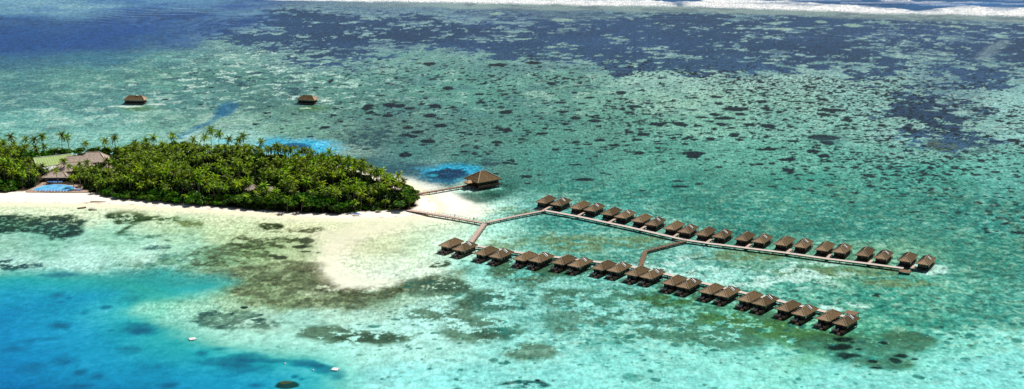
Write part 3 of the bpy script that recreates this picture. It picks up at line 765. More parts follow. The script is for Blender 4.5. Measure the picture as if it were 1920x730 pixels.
    surf_hi = lambda u: np.interp(u, [-1500, 200, 540, 1000, 1170, 1240, 1310, 1330, 1480, 1560, 1650, 1720, 1760, 1810, 1850, 1930, 2600, 5000], [-45, -20, -12, -8, -3, 5, 5, 0, 4, 9, 15, 20, 18, 12, 14, 16, 26, 50])
    Vn = V + (fbm(X, Y, 45, 301, 5, .6) - .5) * 7
    ocean = sstep(1.5, -1.5, Vn - (surf_hi(U) + surf_lo(U)) / 2)
    mixc(ocean, (38, 108, 172))
    C *= (1 + ocean * (fbm(X / 4, Y, 30, 302, 4) - .5) * 1.0)[..., None]
    shelf = sstep(-2, 1, V - surf_lo(U)) * sstep(13, 7, Vn - surf_lo(U)) * sstep(500, 900, U)
    mixc(shelf * .8, (146, 172, 166))
    mixc(shelf * sstep(.5, .62, patchy2) * .5, (92, 112, 128))
    foam = sstep(-1.5, .8, Vn - surf_hi(U)) * sstep(1.2, -.8, V - surf_lo(U) + (fbm(X, Y, 16, 303, 4) - .5) * 3)
    foam = np.maximum(foam, .9 * blob(1685, 2.5, 34, 1.8, .6, .2, 12, 304))
    brk = fbm(X, Y, 10, 305, 4, .65)
    foam *= .75 + .25 * sstep(.36, .50, brk)
    foam *= 1 - .55 * sstep(.52, .60, fbm(X / 3, Y, 14, 309, 4)) * sstep(4, -3, Vn - (surf_hi(U) * .55 + surf_lo(U) * .45))
    gap = 1 - gauss(1275, 10, 14, 9, .9)
    foam *= gap
    lines = sstep(.60, .66, fbm(X / 5, Y, 9, 306, 4)) * gauss(1600, 6, 500, 6, .4) * ocean
    foam = np.clip(np.maximum(foam, lines), 0, 1)
    foam_fade = foam * (V > -300)
    mixc(foam_fade, (250, 252, 252))
    Z = foam_fade * (.5 + 1.6 * brk) * sstep(540, 700, U)
    lum = (C @ np.array([.25, .6, .15], np.float32))[..., None]
    C[...] = lum + (C - lum) * (.97 - .20 * sstep(.26, .50, lum))
    C[...] = np.clip(C, 0, None) * (np.clip(lum, .01, .5) / .45) ** .32 * (.87 - .11 * sstep(850, 1050, U) * sstep(640, 560, V) - .04 * sstep(300, 360, V) * sstep(560, 480, V) * sstep(900, 1000, U))[..., None]
    C[...] = np.clip(C, .002, .80)

    GR = np.ones(sh, np.float32)
    GR *= 1 - .72 * edgew
    GR *= 1 - .8 * np.clip(tg + .8 * near * sstep(340, 372, V) + sp, 0, 1)
    GR *= 1 - .55 * blue
    GR *= 1 - .5 * np.clip(gauss(760, 450, 160, 60), 0, 1)
    GR *= 1 - .6 * np.clip(gauss(200, 445, 380, 50) + gauss(560, 620, 160, 40), 0, 1)
    GR *= 1 - .5 * sstep(560, 650, V)
    GR *= 1 - .22 * sstep(400, 480, V)
    GR *= 1 - .35 * gauss(250, 180, 500, 70)
    m_, t, b = new_mat('lagoon_water')
    at_ = t.nodes.new('ShaderNodeAttribute'); at_.attribute_name = 'bed'
    ge = t.nodes.new('ShaderNodeNewGeometry')
    def noise(scale, detail, rough=.6):
        n = t.nodes.new('ShaderNodeTexNoise'); n.inputs['Scale'].default_value = scale
        n.inputs['Detail'].default_value = detail; n.inputs['Roughness'].default_value = rough
        t.links.new(ge.outputs['Position'], n.inputs[0]); return n
    nA = noise(1.0, 4, .75)
    mpn = t.nodes.new('ShaderNodeMapping'); mpn.inputs['Scale'].default_value = (.75, .24, 1)
    t.links.new(ge.outputs['Position'], mpn.inputs[0]); t.links.new(mpn.outputs[0], nA.inputs[0])
    mr = t.nodes.new('ShaderNodeMapRange')
    mr.inputs[1].default_value, mr.inputs[2].default_value = .3, .7
    mr.inputs[3].default_value, mr.inputs[4].default_value = .22, 1.86
    t.links.new(nA.outputs[0], mr.inputs[0])
    vm = t.nodes.new('ShaderNodeVectorMath'); vm.operation = 'SCALE'
    gm_ = t.nodes.new('ShaderNodeMix'); gm_.data_type = 'FLOAT'; gm_.inputs[2].default_value = 1.0
    t.links.new(at_.outputs['Alpha'], gm_.inputs[0]); t.links.new(mr.outputs[0], gm_.inputs[3])
    t.links.new(at_.outputs['Color'], vm.inputs[0]); t.links.new(gm_.outputs[0], vm.inputs['Scale'])
    t.links.new(vm.outputs[0], b.inputs['Base Color'])
    nG = noise(1.0, 2, .6)  # sparse pale glints painted into the base colour
    mg = t.nodes.new('ShaderNodeMapping'); mg.inputs['Scale'].default_value = (1.05, .34, 1); mg.inputs['Location'].default_value = (31, 17, 0)
    t.links.new(ge.outputs['Position'], mg.inputs[0]); t.links.new(mg.outputs[0], nG.inputs[0])
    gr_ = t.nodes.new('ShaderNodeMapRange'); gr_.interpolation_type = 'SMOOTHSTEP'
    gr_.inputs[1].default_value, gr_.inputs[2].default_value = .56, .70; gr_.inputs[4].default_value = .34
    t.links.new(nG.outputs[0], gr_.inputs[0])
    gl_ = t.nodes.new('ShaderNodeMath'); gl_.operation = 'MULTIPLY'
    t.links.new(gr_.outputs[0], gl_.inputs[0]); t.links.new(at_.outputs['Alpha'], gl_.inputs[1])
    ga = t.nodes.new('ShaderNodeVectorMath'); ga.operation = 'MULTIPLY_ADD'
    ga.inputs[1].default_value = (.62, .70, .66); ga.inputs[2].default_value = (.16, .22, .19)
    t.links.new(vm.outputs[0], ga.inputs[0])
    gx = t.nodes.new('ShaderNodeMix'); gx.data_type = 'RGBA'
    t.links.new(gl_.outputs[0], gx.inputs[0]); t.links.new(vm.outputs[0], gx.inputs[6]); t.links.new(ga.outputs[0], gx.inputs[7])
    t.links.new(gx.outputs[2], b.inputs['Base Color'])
    b.inputs['Roughness'].default_value = .22
    b.inputs['IOR'].default_value = 1.33
    b.inputs['Specular IOR Level'].default_value = .045
    nB = noise(.9, 4, .6)
    bu = t.nodes.new('ShaderNodeBump'); bu.inputs['Strength'].default_value = .35; bu.inputs['Distance'].default_value = .35
    t.links.new(nB.outputs[0], bu.inputs['Height']); t.links.new(bu.outputs[0], b.inputs['Normal'])

    Vtx = np.stack([X.ravel(), Y.ravel(), Z.ravel()], -1)
    idx = np.arange(NR * NC).reshape(NR, NC)
    F = np.stack([idx[:-1, :-1].ravel(), idx[:-1, 1:].ravel(), idx[1:, 1:].ravel(), idx[1:, :-1].ravel()], -1)
    me = mesh_np('lagoon_water', Vtx, F, m_, smooth=True)
    ca = me.color_attributes.new('bed', 'FLOAT_COLOR', 'POINT')
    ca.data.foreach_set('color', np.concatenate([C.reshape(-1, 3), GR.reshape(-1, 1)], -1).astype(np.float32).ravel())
    o = link_mesh('lagoon_water', me)
    o['kind'] = 'structure'
    return o
lagoon()

# ------------------------------------------------------------------ the island: sand, soil under the grove
def island():
    xs = np.arange(-480, 10, 1.3, dtype=np.float32); ys = np.arange(715, 935, 1.3, dtype=np.float32)
    X, Y = np.meshgrid(xs, ys)
    sdv = poly_sd(X, Y, SHORE)
    g = poly_sd(X, Y, GROVE)
    n = fbm(X, Y, 9, 401, 4) - .5
    sdn = sdv + (fbm(X, Y, 22, 404, 3) - .5) * 4
    Z = np.clip(sdn * .09, -1.5, 1.1) + (n * .25) * sstep(0, 8, sdn) + np.clip(g, 0, 12) * .035
    Z = np.where(sdn < 0, np.clip(sdn * .12, -1.5, 0) - .02, Z)
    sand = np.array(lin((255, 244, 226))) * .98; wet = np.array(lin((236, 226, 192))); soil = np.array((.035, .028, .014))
    wm = (1 - sstep(1.0, 4.5, sdn))[..., None]
    C = sand * (1 - wm) + wet * wm
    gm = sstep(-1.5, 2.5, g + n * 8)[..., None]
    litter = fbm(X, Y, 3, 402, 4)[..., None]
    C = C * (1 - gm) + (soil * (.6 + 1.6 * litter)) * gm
    wr = (sstep(.62, .7, fbm(X, Y, 2.5, 403, 3)) * sstep(1.6, .2, np.abs(sdn - 4.2)))[..., None]
    C = C * (1 - wr * .6) + np.array((.12, .09, .05)) * wr * .6
    m, t, b = new_mat('coral_sand')
    a = t.nodes.new('ShaderNodeAttribute'); a.attribute_name = 'cover'
    nz = t.nodes.new('ShaderNodeTexNoise'); nz.inputs['Scale'].default_value = 1.2; nz.inputs['Detail'].default_value = 5
    ge = t.nodes.new('ShaderNodeNewGeometry'); t.links.new(ge.outputs['Position'], nz.inputs[0])
    mr = t.nodes.new('ShaderNodeMapRange'); mr.inputs[3].default_value = .82; mr.inputs[4].default_value = 1.12
    t.links.new(nz.outputs[0], mr.inputs[0])
    vm = t.nodes.new('ShaderNodeVectorMath'); vm.operation = 'SCALE'
    t.links.new(a.outputs['Color'], vm.inputs[0]); t.links.new(mr.outputs[0], vm.inputs['Scale'])
    t.links.new(vm.outputs[0], b.inputs['Base Color'])
    b.inputs['Roughness'].default_value = .95; b.inputs['Specular IOR Level'].default_value = .1
    bu = t.nodes.new('ShaderNodeBump'); bu.inputs['Strength'].default_value = .5; bu.inputs['Distance'].default_value = .2
    t.links.new(nz.outputs[0], bu.inputs['Height']); t.links.new(bu.outputs[0], b.inputs['Normal'])
    R_, C_ = X.shape
    idx = np.arange(R_ * C_).reshape(R_, C_)
    F = np.stack([idx[:-1, :-1].ravel(), idx[:-1, 1:].ravel(), idx[1:, 1:].ravel(), idx[1:, :-1].ravel()], -1)
    keep = (sdv.ravel() > -14)[F].any(1)
    F = F[keep]
    used = np.unique(F); remap = np.full(R_ * C_, -1); remap[used] = np.arange(len(used))
    V = np.stack([X.ravel(), Y.ravel(), Z.ravel()], -1)[used]
    me = mesh_np('beach', V, remap[F], m, smooth=True)
    ca = me.color_attributes.new('cover', 'FLOAT_COLOR', 'POINT')
    ca.data.foreach_set('color', np.concatenate([C.reshape(-1, 3)[used], np.ones((len(used), 1))], -1).astype(np.float32).ravel())
    o = link_mesh('beach', me); o['kind'] = 'structure'
island()

# ------------------------------------------------------------------ roofs
def hip_roof(mb, W, L, z0, rise, thick=.28, ridge=None, seg=7, mi=0, pale=None, dark=None, sag=.12, seed=1, apex_shift=0.0):
    """hip roof over W (x) by L (y), eaves at z0; long axis along y; slightly sagging and uneven thatch"""
    rnd = random.Random(seed)
    hw, hl = W / 2, L / 2
    rl = (L - W) / 2 if ridge is None else ridge / 2
    rl = max(rl, .05)
    T0, T1 = Vector((0, -rl + apex_shift, z0 + rise)), Vector((0, rl + apex_shift, z0 + rise))
    E_ = [Vector((-hw, -hl, z0)), Vector((hw, -hl, z0)), Vector((hw, hl, z0)), Vector((-hw, hl, z0))]
    def face(a, b, c, d, m):     # a-b eave, d-c ridge
        n, k = seg, seg
        G = []
        for j in range(k + 1):
            t = j / k
            row = []
            for i in range(n + 1):
                s = i / n
                lo = a.lerp(b, s); hi = d.lerp(c, s)
                p = lo.lerp(hi, t)
                p = p - Vector((0, 0, sag * math.sin(math.pi * t)))
                if 0 < j < k and 0 < i < n: p = p + Vector((0, 0, rnd.uniform(-.05, .05)))
                row.append(p)
            G.append(row)
        for j in range(k):
            for i in range(n):
                mb.quad(G[j][i], G[j][i + 1], G[j + 1][i + 1], G[j + 1][i], m)
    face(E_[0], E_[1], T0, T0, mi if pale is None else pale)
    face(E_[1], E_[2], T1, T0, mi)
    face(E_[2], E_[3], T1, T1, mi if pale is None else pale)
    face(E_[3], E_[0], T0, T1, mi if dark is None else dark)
    dz = Vector((0, 0, thick)); ins = .25
    for i in range(4):
        a, b = E_[i], E_[(i + 1) % 4]
        mb.quad(a - dz, b - dz, b, a, mi if pale is None else pale)
    Bt = [e - dz for e in E_]
    mb.quad(Bt[3], Bt[2], Bt[1], Bt[0], mi)
    return T0, T1, E_

def ridge_caps(T0, T1, E_, r=.13, n=5):
    mb = MB()
    up = Vector((0, 0, .05))
    mb.tube(T0 + up, T1 + up, r, r, n)
    for top, e in ((T0, E_[0]), (T0, E_[1]), (T1, E_[2]), (T1, E_[3])):
        # follows the sag of the thatch in three pieces
        pts = [top.lerp(e, k / 4) - Vector((0, 0, .02 * math.sin(math.pi * k / 4))) + up for k in range(5)]
        for a, b in zip(pts[:-1], pts[1:]):
            mb.tube(a, b, r, r, n, cap=False)
    return mb

# ------------------------------------------------------------------ overwater villa (front end at -y)
DECK = 1.4
def make_villa(row, skylight):
    """row 'near': terrace, stairs and loungers at -y, door at +y;  row 'far': the other way round"""
    root = empty('water_villa')
    f = -1 if row == 'near' else 1          # y direction of the terrace end
    # roof
    mb = MB()
    RW, RL, RZ, RR = 6.35, 12.5, 3.7, 2.05
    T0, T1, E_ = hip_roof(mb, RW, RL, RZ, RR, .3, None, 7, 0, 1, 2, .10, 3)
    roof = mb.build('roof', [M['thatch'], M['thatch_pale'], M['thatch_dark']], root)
    ridge_caps(T0, T1, E_, .11).build('ridge_cap', M['ridge'], roof)
    if skylight:
        y0 = 1.0 if row == 'near' else -.2
        def on(x, y, h=0): return Vector((x, y, RZ + RR * (1 - x / (RW / 2)) + h - .06))
        s = MB()
        s.quad(on(.3, y0, .10), on(2.35, y0, .10), on(2.35, y0 + .85, .10), on(.3, y0 + .85, .10))
        sk = s.build('skylight_opening', M['black'], roof)
        s = MB()
        s.bar(on(.05, y0 + .95, .28), on(2.2, y0 + .95, .28), .5, .3)
        s.bar(on(.1, y0 - .12, .22), on(2.5, y0 - .12, .22), .2, .26)
        s.build('skylight_frame', M['white'], roof)
        s = MB(); s.box(-.5, .55, y0 + .2, y0 + .9, RZ + RR - .1, RZ + RR + .3)
        s.build('ridge_hood', M['darkwood'], roof)
    # walls with openings
    hw, hl, zt = 2.45, 4.9, RZ - .28
    mb = MB()
    mb.box(-hw, hw, -hl, hl, DECK, DECK + .5)                         # sill course
    mb.box(-hw, hw, -hl, hl, zt - .45, zt)                           # head course
    for x in (-hw, hw - .12):
        for y0, y1 in ((-hl, -hl + .5), (-hl + 2.3, -hl + 3.4), (-.9, 1.0), (hl - 3.2, hl - 2.2), (hl - .6, hl)):
            mb.box(x, x + .12, y0, y1, DECK + .5, zt - .45)
    for y in (-hl, hl - .12):
        for x0, x1 in ((-hw, -hw + .5), (-.6, -.35), (.35, .6), (hw - .5, hw)):
            mb.box(x0, x1, y, y + .12, DECK + .5, zt - .45)
    mb.box(-hw + .3, hw - .3, -hl + .3, hl - .3, DECK + .5, zt - .46)   # dark core behind the panes
    mb.build('wall', M['darkwood'], root)
    for sgn in (-1, 1):
        for y0, y1 in ((-hl + .55, -hl + 2.25), (-hl + 3.45, -.95), (1.05, hl - 3.25), (hl - 2.15, hl - .65)):
            q = MB(); x = sgn * (hw - .06)
            q.box(x - .02, x + .02, y0, y1, DECK + .52, zt - .47)
            wn = q.build('window', M['glass'], root)
    for sgn in (-1, 1):
        for x0, x1 in ((-hw + .55, -.65), (.65, hw - .55)):
            q = MB(); y = sgn * (hl - .06)
            q.box(x0, x1, y - .02, y + .02, DECK + .52, zt - .47)
            q.build('window', M['glass'], root)
    q = MB(); q.box(-.33, .33, -f * (hl - .05) - .03, -f * (hl - .05) + .03, DECK + .02, zt - .5)
    d = q.build('door', M['browndeck'], root)
    # deck
    ty = f * (hl + 3.0)
    mb = MB()
    mb.box(-2.8, 2.8, -hl - .35, hl + .35, DECK - .22, DECK - .003)
    mb.build('platform', M['darkwood'], root)
    mb = MB()
    y0, y1 = sorted((f * (hl + .35), ty))
    mb.box(-2.75, 2.5, y0, y1, DECK - .65, DECK - .5)
    n = 9
    for i in range(n):
        yy = y0 + (y1 - y0) * i / n
        mb.box(-2.75, 2.5, yy + .02, yy + (y1 - y0) / n - .03, DECK - .5, DECK - .46)
    mb.build('terrace', M['browndeck'], root)
    # terrace railing
    mb = MB()
    for x in (-2.7, 2.45):
        for k in range(4):
            y = y0 + .1 + (y1 - y0 - .2) * k / 3
            mb.box(x - .05, x + .05, y - .05, y + .05, DECK - .46, DECK + .45)
        for z in (DECK, DECK + .42):
            mb.bar((x, y0 + .1, z), (x, y1 - .1, z), .08, .08)
    for x0, x1 in ((-2.7, .2), (1.4, 2.45)):
        for z in (DECK, DECK + .42):
            mb.bar((x0, ty - f * .08, z), (x1, ty - f * .08, z), .08, .08)
        mb.box(x1 - .05, x1 + .05, ty - f * .08 - .05, ty - f * .08 + .05, DECK - .46, DECK + .45)
    mb.build('railing', M['wood'], root)
    # stairs into the water
    mb = MB()
    for i in range(5):
        z = DECK - .7 - i * .28; y = ty + f * (.2 + i * .3)
        mb.box(.3, 1.3, min(y, y + f * .26), max(y, y + f * .26), z, z + .06)
    for x in (.25, 1.35):
        mb.bar((x, ty, DECK - .55), (x, ty + f * 1.75, -.4), .08, .16)
    mb.build('stairs', M['wood'], root)
    # stilts, one mesh each, and braces
    for x in (-2.4, 0, 2.4):
        for y in (-4.9, -1.7, 1.7, 4.9):
            q = MB(); q.tube((x, y, -1.2), (x, y, DECK - .22), .15, .15, 7, cap=False)
            q.build('stilt', M['pile'], root)
    for x in (-2.6, 2.35):
        q = MB(); q.tube((x, ty - f * .25, -1.2), (x, ty - f * .25, DECK - .65), .12, .12, 7, cap=False)
        q.build('stilt', M['pile'], root)
    mb = MB()
    for x in (-2.4, 2.4):
        mb.bar((x, -4.9, DECK - .34), (x, 4.9, DECK - .34), .16, .22)
        mb.bar((x + .0, -4.9, .45), (x, -1.7, 1.3), .08, .12); mb.bar((x, 4.9, .45), (x, 1.7, 1.3), .08, .12)
    mb.build('brace', M['pile'], root)
    return root

def make_lounger():
    root = empty('sun_lounger')
    mb = MB(); mb.box(-.33, .33, -1.0, .35, .26, .34)
    for x in (-.28, .28):
        for y in (-.9, .25, .85):
            mb.box(x - .03, x + .03, y - .03, y + .03, 0, .27)
    mb.box(-.33, .33, .35, 1.0, .20, .26)
    mb.build('frame', M['darkwood'], root)
    mb = MB(); mb.box(-.31, .31, -.98, .34, .343, .43)
    mb.quad((-.31, .345, .343), (.31, .345, .343), (.31, .95, .70), (-.31, .95, .70))
    mb.quad((-.31, .345, .43), (.31, .345, .43), (.31, .93, .78), (-.31, .93, .78))
    mb.quad((-.31, .95, .70), (.31, .95, .70), (.31, .93, .78), (-.31, .93, .78))
    mb.quad((-.31, .345, .343), (-.31, .95, .70), (-.31, .93, .78), (-.31, .345, .43))
    mb.quad((.31, .345, .343), (.31, .95, .70), (.31, .93, .78), (.31, .345, .43))
    mb.build('cushion', M['white'], root)
    return root

NEAR = [(845, 461), (871, 468), (911, 476), (939, 481), (984, 486), (1014, 489), (1057, 493), (1087, 498), (1131, 503), (1160, 507), (1194, 514), (1222, 519), (1263, 531), (1291, 537), (1333, 547), (1363, 553), (1405, 562), (1434, 569), (1477, 579), (1508, 588), (1553, 597), (1586, 606)]
FAR = [(1022.7, 378), (1050.5, 382), (1086.8, 389), (1113.4, 392.6), (1145.4, 400), (1171.3, 405.4), (1202.6, 412.8), (1228, 419), (1263, 427), (1289.3, 432.8), (1322.6, 438.2), (1354, 442), (1395.8, 447), (1428, 451), (1469.2, 456), (1505, 460), (1545.2, 465.8), (1578, 470), (1621.4, 475.5), (1655.6, 481), (1700.8, 486), (1735, 491.5)]
protos = {}
lng = None
ORD = ['first', 'second', 'third', 'fourth', 'fifth', 'sixth', 'seventh', 'eighth', 'ninth', 'tenth', 'eleventh']
villa_pos = {'near': [], 'far': []}
lounger_spots = []
for row, L in (('near', NEAR), ('far', FAR)):
    for i, (u, v) in enumerate(L):
        p = at(u + 1.2, v - (4.3 if row == 'near' else 2.3), 3.6)
        sky_ = i % 2 == 1
        k = i // 2
        if row == 'near': ang_ = -32.0 - 6.5 * k / 10
        else: ang_ = -30.5 + 2 * k / 10
        ang_ += random.uniform(-1.2, 1.2)
        key = (row, sky_)
        if key not in protos:
            o = protos[key] = make_villa(row, sky_)
        else:
            o = copy_tree(protos[key])
        o.location = (p.x, p.y, random.uniform(-.05, .05))
        o.rotation_euler = (0, 0, R(ang_))
        sc_ = 1 + random.uniform(-.015, .015)
        o.scale = (sc_, sc_, sc_)
        villa_pos[row].append((p.x, p.y, R(ang_)))
        kind_ = 'villa with white-framed roof skylight' if sky_ else 'villa with plain unbroken thatch roof'
        where = 'row nearest the deep blue water' if row == 'near' else 'row behind the straight pale walkway'
        pos = 'last pair' if k == 10 else '%s pair from island' % ORD[k]
        o['label'] = '%s, %s, %s' % (kind_, pos, where)
        o['category'] = 'villa'
        o['group'] = 'stilt villas of the %s row' % ('lagoon side' if row == 'near' else 'reef side')
        if row == 'near': lounger_spots.append((o, k, sky_))

for o, k, sky_ in lounger_spots:
    for j, x in enumerate((-1.9, -.7)):
        if lng is None:
            lng = make_lounger(); c = lng
        else:
            c = copy_tree(lng)
        rz = o.rotation_euler.z
        lx, ly = x + random.uniform(-.15, .15), -6.5 + random.uniform(-.15, .15)
        c.location = (o.location.x + math.cos(rz) * lx - math.sin(rz) * ly, o.location.y + math.sin(rz) * lx + math.cos(rz) * ly, o.location.z + (DECK - .46) * o.scale[0])
        c.rotation_euler = (0, 0, rz + random.uniform(-.1, .1))
        tag(c, 'white cushioned sun lounger on the brown terrace of a lagoon side villa', 'sun lounger', 'sun loungers on the villa terraces')

# ------------------------------------------------------------------ walkways
def walkway(name, label, pts, width, z, deckmat, gap=4.6, rail=False, rail_both=False, slats=False, skirt=True, cat='walkway', group=None):
    """deck over a chain of ground points, pile bents under it"""
    root = empty(name, (pts[0][0], pts[0][1], 0))
    o3 = Vector((pts[0][0], pts[0][1], 0))
    Q = [Vector((p[0], p[1], z)) - o3 for p in pts]
    # mitred sides
    Lf, Rt = [], []
    for i, q in enumerate(Q):
        d1 = (Q[i] - Q[i - 1]).normalized() if i > 0 else (Q[1] - Q[0]).normalized()
        d2 = (Q[i + 1] - Q[i]).normalized() if i < len(Q) - 1 else d1
        n = Vector((-(d1.y + d2.y), d1.x + d2.x, 0)).normalized()
        c = max(n.dot(Vector((-d1.y, d1.x, 0))), .5)
        Lf.append(q + n * (width / 2 / c)); Rt.append(q - n * (width / 2 / c))
    mb = MB()
    th = Vector((0, 0, .16))
    for i in range(len(Q) - 1):
        L_ = (Q[i + 1] - Q[i]).length
        n = max(1, int(L_ / (.9 if slats else 2.2)))
        for k in range(n):
            a, b = k / n, (k + (.86 if slats else .985)) / n
            l0, l1 = Lf[i].lerp(Lf[i + 1], a), Lf[i].lerp(Lf[i + 1], b)
            r0, r1 = Rt[i].lerp(Rt[i + 1], a), Rt[i].lerp(Rt[i + 1], b)
            mb.quad(r0, r1, l1, l0); mb.quad(l0 - th, l1 - th, r1 - th, r0 - th)
            mb.quad(r0 - th, r1 - th, r1, r0); mb.quad(l0, l1, l1 - th, l0 - th)
            mb.quad(r1 - th, l1 - th, l1, r1); mb.quad(r0, l0, l0 - th, r0 - th)
    mb.build('deck', deckmat, root)
    mb = MB()
    for i in range(len(Q) - 1):
        for S in (Lf, Rt):
            c = (Q[i] + Q[i + 1]) / 2
            ins = (c - (S[i] + S[i + 1]) / 2).normalized() * .12
            a, b = S[i] + ins - Vector((0, 0, .36)), S[i + 1] + ins - Vector((0, 0, .36))
            mb.bar(a, b, .14, .36)
    mb.build('bearer', M['darkwood'], root)
    bents = []
    for i in range(len(Q) - 1):
        d = Q[i + 1] - Q[i]; L_ = d.length; d.normalize(); s = Vector((-d.y, d.x, 0))
        n = max(1, round(L_ / gap))
        for k in range(n + (1 if i == len(Q) - 2 else 0)):
            c = Q[i] + d * (L_ * k / n)
            bents.append((c, s))
    for c, s in bents:
        q = MB()
        for e in (-1, 1):
            p = c + s * e * (width / 2 - .25)
            q.tube((p.x, p.y, -1.2), (p.x, p.y, z - .18), .13, .13, 6, cap=False)
        a, b = c + s * (width / 2 + .1), c - s * (width / 2 + .1)
        q.bar((a.x, a.y, z - .64), (b.x, b.y, z - .64), .18, .18)
        q.build('pile_bent', M['pile'], root)
    if rail:
        sides = [Lf, Rt] if rail_both else [Lf]
        for S in sides:
            q = MB()
            for i in range(len(Q) - 1):
                a, b = S[i], S[i + 1]; L_ = (b - a).length; n = max(1, int(L_ / 2.3))
                for k in range(n + 1):
                    p = a.lerp(b, k / n); q.box(p.x - .05, p.x + .05, p.y - .05, p.y + .05, z, z + .95)
                for h in (.5, .95):
                    q.bar(a + Vector((0, 0, h)), b + Vector((0, 0, h)), .07, .07)
            q.build('handrail', M['rope'], root)
    return tag(root, label, cat, group)

ZW = 1.5
zz = lambda *uv: [at(u, v, ZW) for u, v in uv]
jn = at(909.5, 418, ZW)
walkway('jetty', 'bleached jetty from the beach tip over the sandbank to the fork', zz((764, 394.0), (800, 399.2), (850, 407.5), (906, 417.6)), 2.3, ZW, M['pinkdeck'], 4.4, True)
walkway('walkway', 'sloping arm of the fork rising towards the reef side villas', zz((912, 417.2), (960, 406.5), (1021.0, 394.8)), 2.0, ZW, M['pinkdeck'], 4.4, True, group=None)
walkway('walkway', 'short wide brownish boardwalk from the fork down to the lagoon side row', zz((908.6, 419.6), (880.8, 457.6)), 2.7, ZW, M['pinkdeck'], 3.0, True, True, slats=True)
walkway('walkway', 'long straight pale walkway in front of the reef side villas', zz((1022, 394.6), (1081, 405.2), (1172.5, 424.4), (1282.5, 449.4), (1333.7, 456.8), (1400, 465), (1474, 474), (1549, 484.8), (1626, 494.0), (1694, 503.0)), 2.35, ZW, M['paledeck'], 5.6)
walkway('walkway', 'pale walkway half hidden behind the lagoon side villas', zz((862, 457.5), (900, 462), (969, 473), (1043, 482), (1116, 490.5), (1187, 500.5), (1254, 515), (1322, 531.4), (1392, 548.4), (1465, 565), (1540, 582.5), (1588, 594.4)), 2.5, ZW, M['paledeck'], 4.8)
walkway('footbridge', 'dark slatted footbridge with a bend joining the two villa rows', zz((1284.5, 451.6), (1210.5, 470.6), (1201.5, 499)), 1.9, ZW - .1, M['browndeck'], 3.6, True, True, slats=True, cat='footbridge')
walkway('jetty', 'narrow grey jetty from the sand spit to the round-island pavilion'.replace('round-island ', 'lone '), zz((776, 364.8), (884, 346.4)), 2.0, 1.6, M['wood'], 4.4, True)
def at_platform(name, label, c, w_, l_, rz, z, mat, cat='platform', rail=True):
    root = empty(name, (c.x, c.y, 0), rz)
    mb = MB(); n = 8
    for k in range(n):
        y = -l_ / 2 + l_ * k / n
        mb.box(-w_ / 2, w_ / 2, y + .02, y + l_ / n - .03, z - .1, z)
    mb.build('deck', mat, root)
    mb = MB()
    for x in (-w_ / 2 + .15, w_ / 2 - .15): mb.box(x - .08, x + .08, -l_ / 2, l_ / 2, z - .35, z - .103)
    mb.build('bearer', M['darkwood'], root)
    for x in (-w_ / 2 + .2, w_ / 2 - .2):
        for y in (-l_ / 2 + .3, l_ / 2 - .3):
            q = MB(); q.tube((x, y, -1.2), (x, y, z - .1), .14, .14, 7, cap=False); q.build('pile', M['pile'], root)
    return tag(root, label, cat)
at_platform('platform', 'reddish timber landing at the far end of the long pale walkway', at(1697, 508.2, ZW - .25), 5.0, 3.8, R(-25), ZW - .25, M['browndeck'])
at_platform('platform', 'reddish timber landing behind the last lagoon side villa', at(1596, 586.2, ZW + .3), 5.2, 4.4, R(-38), ZW + .3, M['browndeck'])
# swim steps at the fork
root = empty('swim_steps', at(910.5, 418.8, 0), R(-63))
mb = MB()
for i in range(8): mb.box(.8 + i * .5, 1.25 + i * .5, -.7, .7, ZW - .2 - i * .22, ZW - .13 - i * .22)
mb.build('tread', M['pinkdeck'], root)
for y in (-.72, .72):
    q = MB(); q.bar((.6, y, ZW - .1), (5.2, y, -.1), .1, .2); q.bar((.6, y, ZW + .7), (5.0, y, .75), .07, .07)
    q.tube((.7, y, ZW - .2), (.7, y, ZW + .7), .05); q.tube((4.9, y, -1), (4.9, y, .78), .06)
    q.build('handrail', M['rope'], root)
tag(root, 'pale steps leading down into the water at the jetty fork', 'steps')

# links from the reef side walkway to each pair of villas
farline = [(p.x, p.y) for p in zz((1022, 394.6), (1081, 405.2), (1172.5, 424.4), (1282.5, 449.4), (1333.7, 456.8), (1400, 465), (1474, 474), (1549, 484.8), (1626, 494.0), (1694, 503.0), (1720, 506))]
def hit_line(p, d, line):
    best = None
    for (x0, y0), (x1, y1) in zip(line[:-1], line[1:]):
        ex, ey = x1 - x0, y1 - y0
        det = d[0] * -ey + ex * d[1]
        if abs(det) < 1e-6: continue
        t = ((x0 - p[0]) * -ey + ex * (y0 - p[1])) / det
        s = (d[0] * (y0 - p[1]) - d[1] * (x0 - p[0])) / det
        if -.02 <= s <= 1.02 and t > 0 and (best is None or t < best): best = t
    return best
for k in range(11):
    a, b = villa_pos['far'][2 * k], villa_pos['far'][2 * k + 1]
    mx_, my_, an = (a[0] + b[0]) / 2, (a[1] + b[1]) / 2, (a[2] + b[2]) / 2
    ax = (math.sin(an), -math.cos(an))             # towards the walkway
    t = hit_line((mx_, my_), ax, farline)
    if t is None: t = 12.5
    t = max(t, 4.0)
    p0 = (mx_ + ax[0] * (t - 1.45), my_ + ax[1] * (t - 1.45)); p1 = (mx_ + ax[0] * 3.2, my_ + ax[1] * 3.2)
    walkway('access_walkway', ('short pale boardwalk leading to the %s reef side villa pair from the island' % ORD[k]) if k < 10 else 'short pale boardwalk leading to the last reef side villa pair', [p0, p1], 1.6, ZW - .02, M['pinkdeck'], 3.2, group='boardwalks to the reef side villa pairs')
nearline = [(p.x, p.y) for p in zz((840, 453), (900, 462), (969, 473), (1043, 482), (1116, 490.5), (1187, 500.5), (1254, 515), (1322, 531.4), (1392, 548.4), (1465, 565), (1540, 582.5), (1600, 597))]
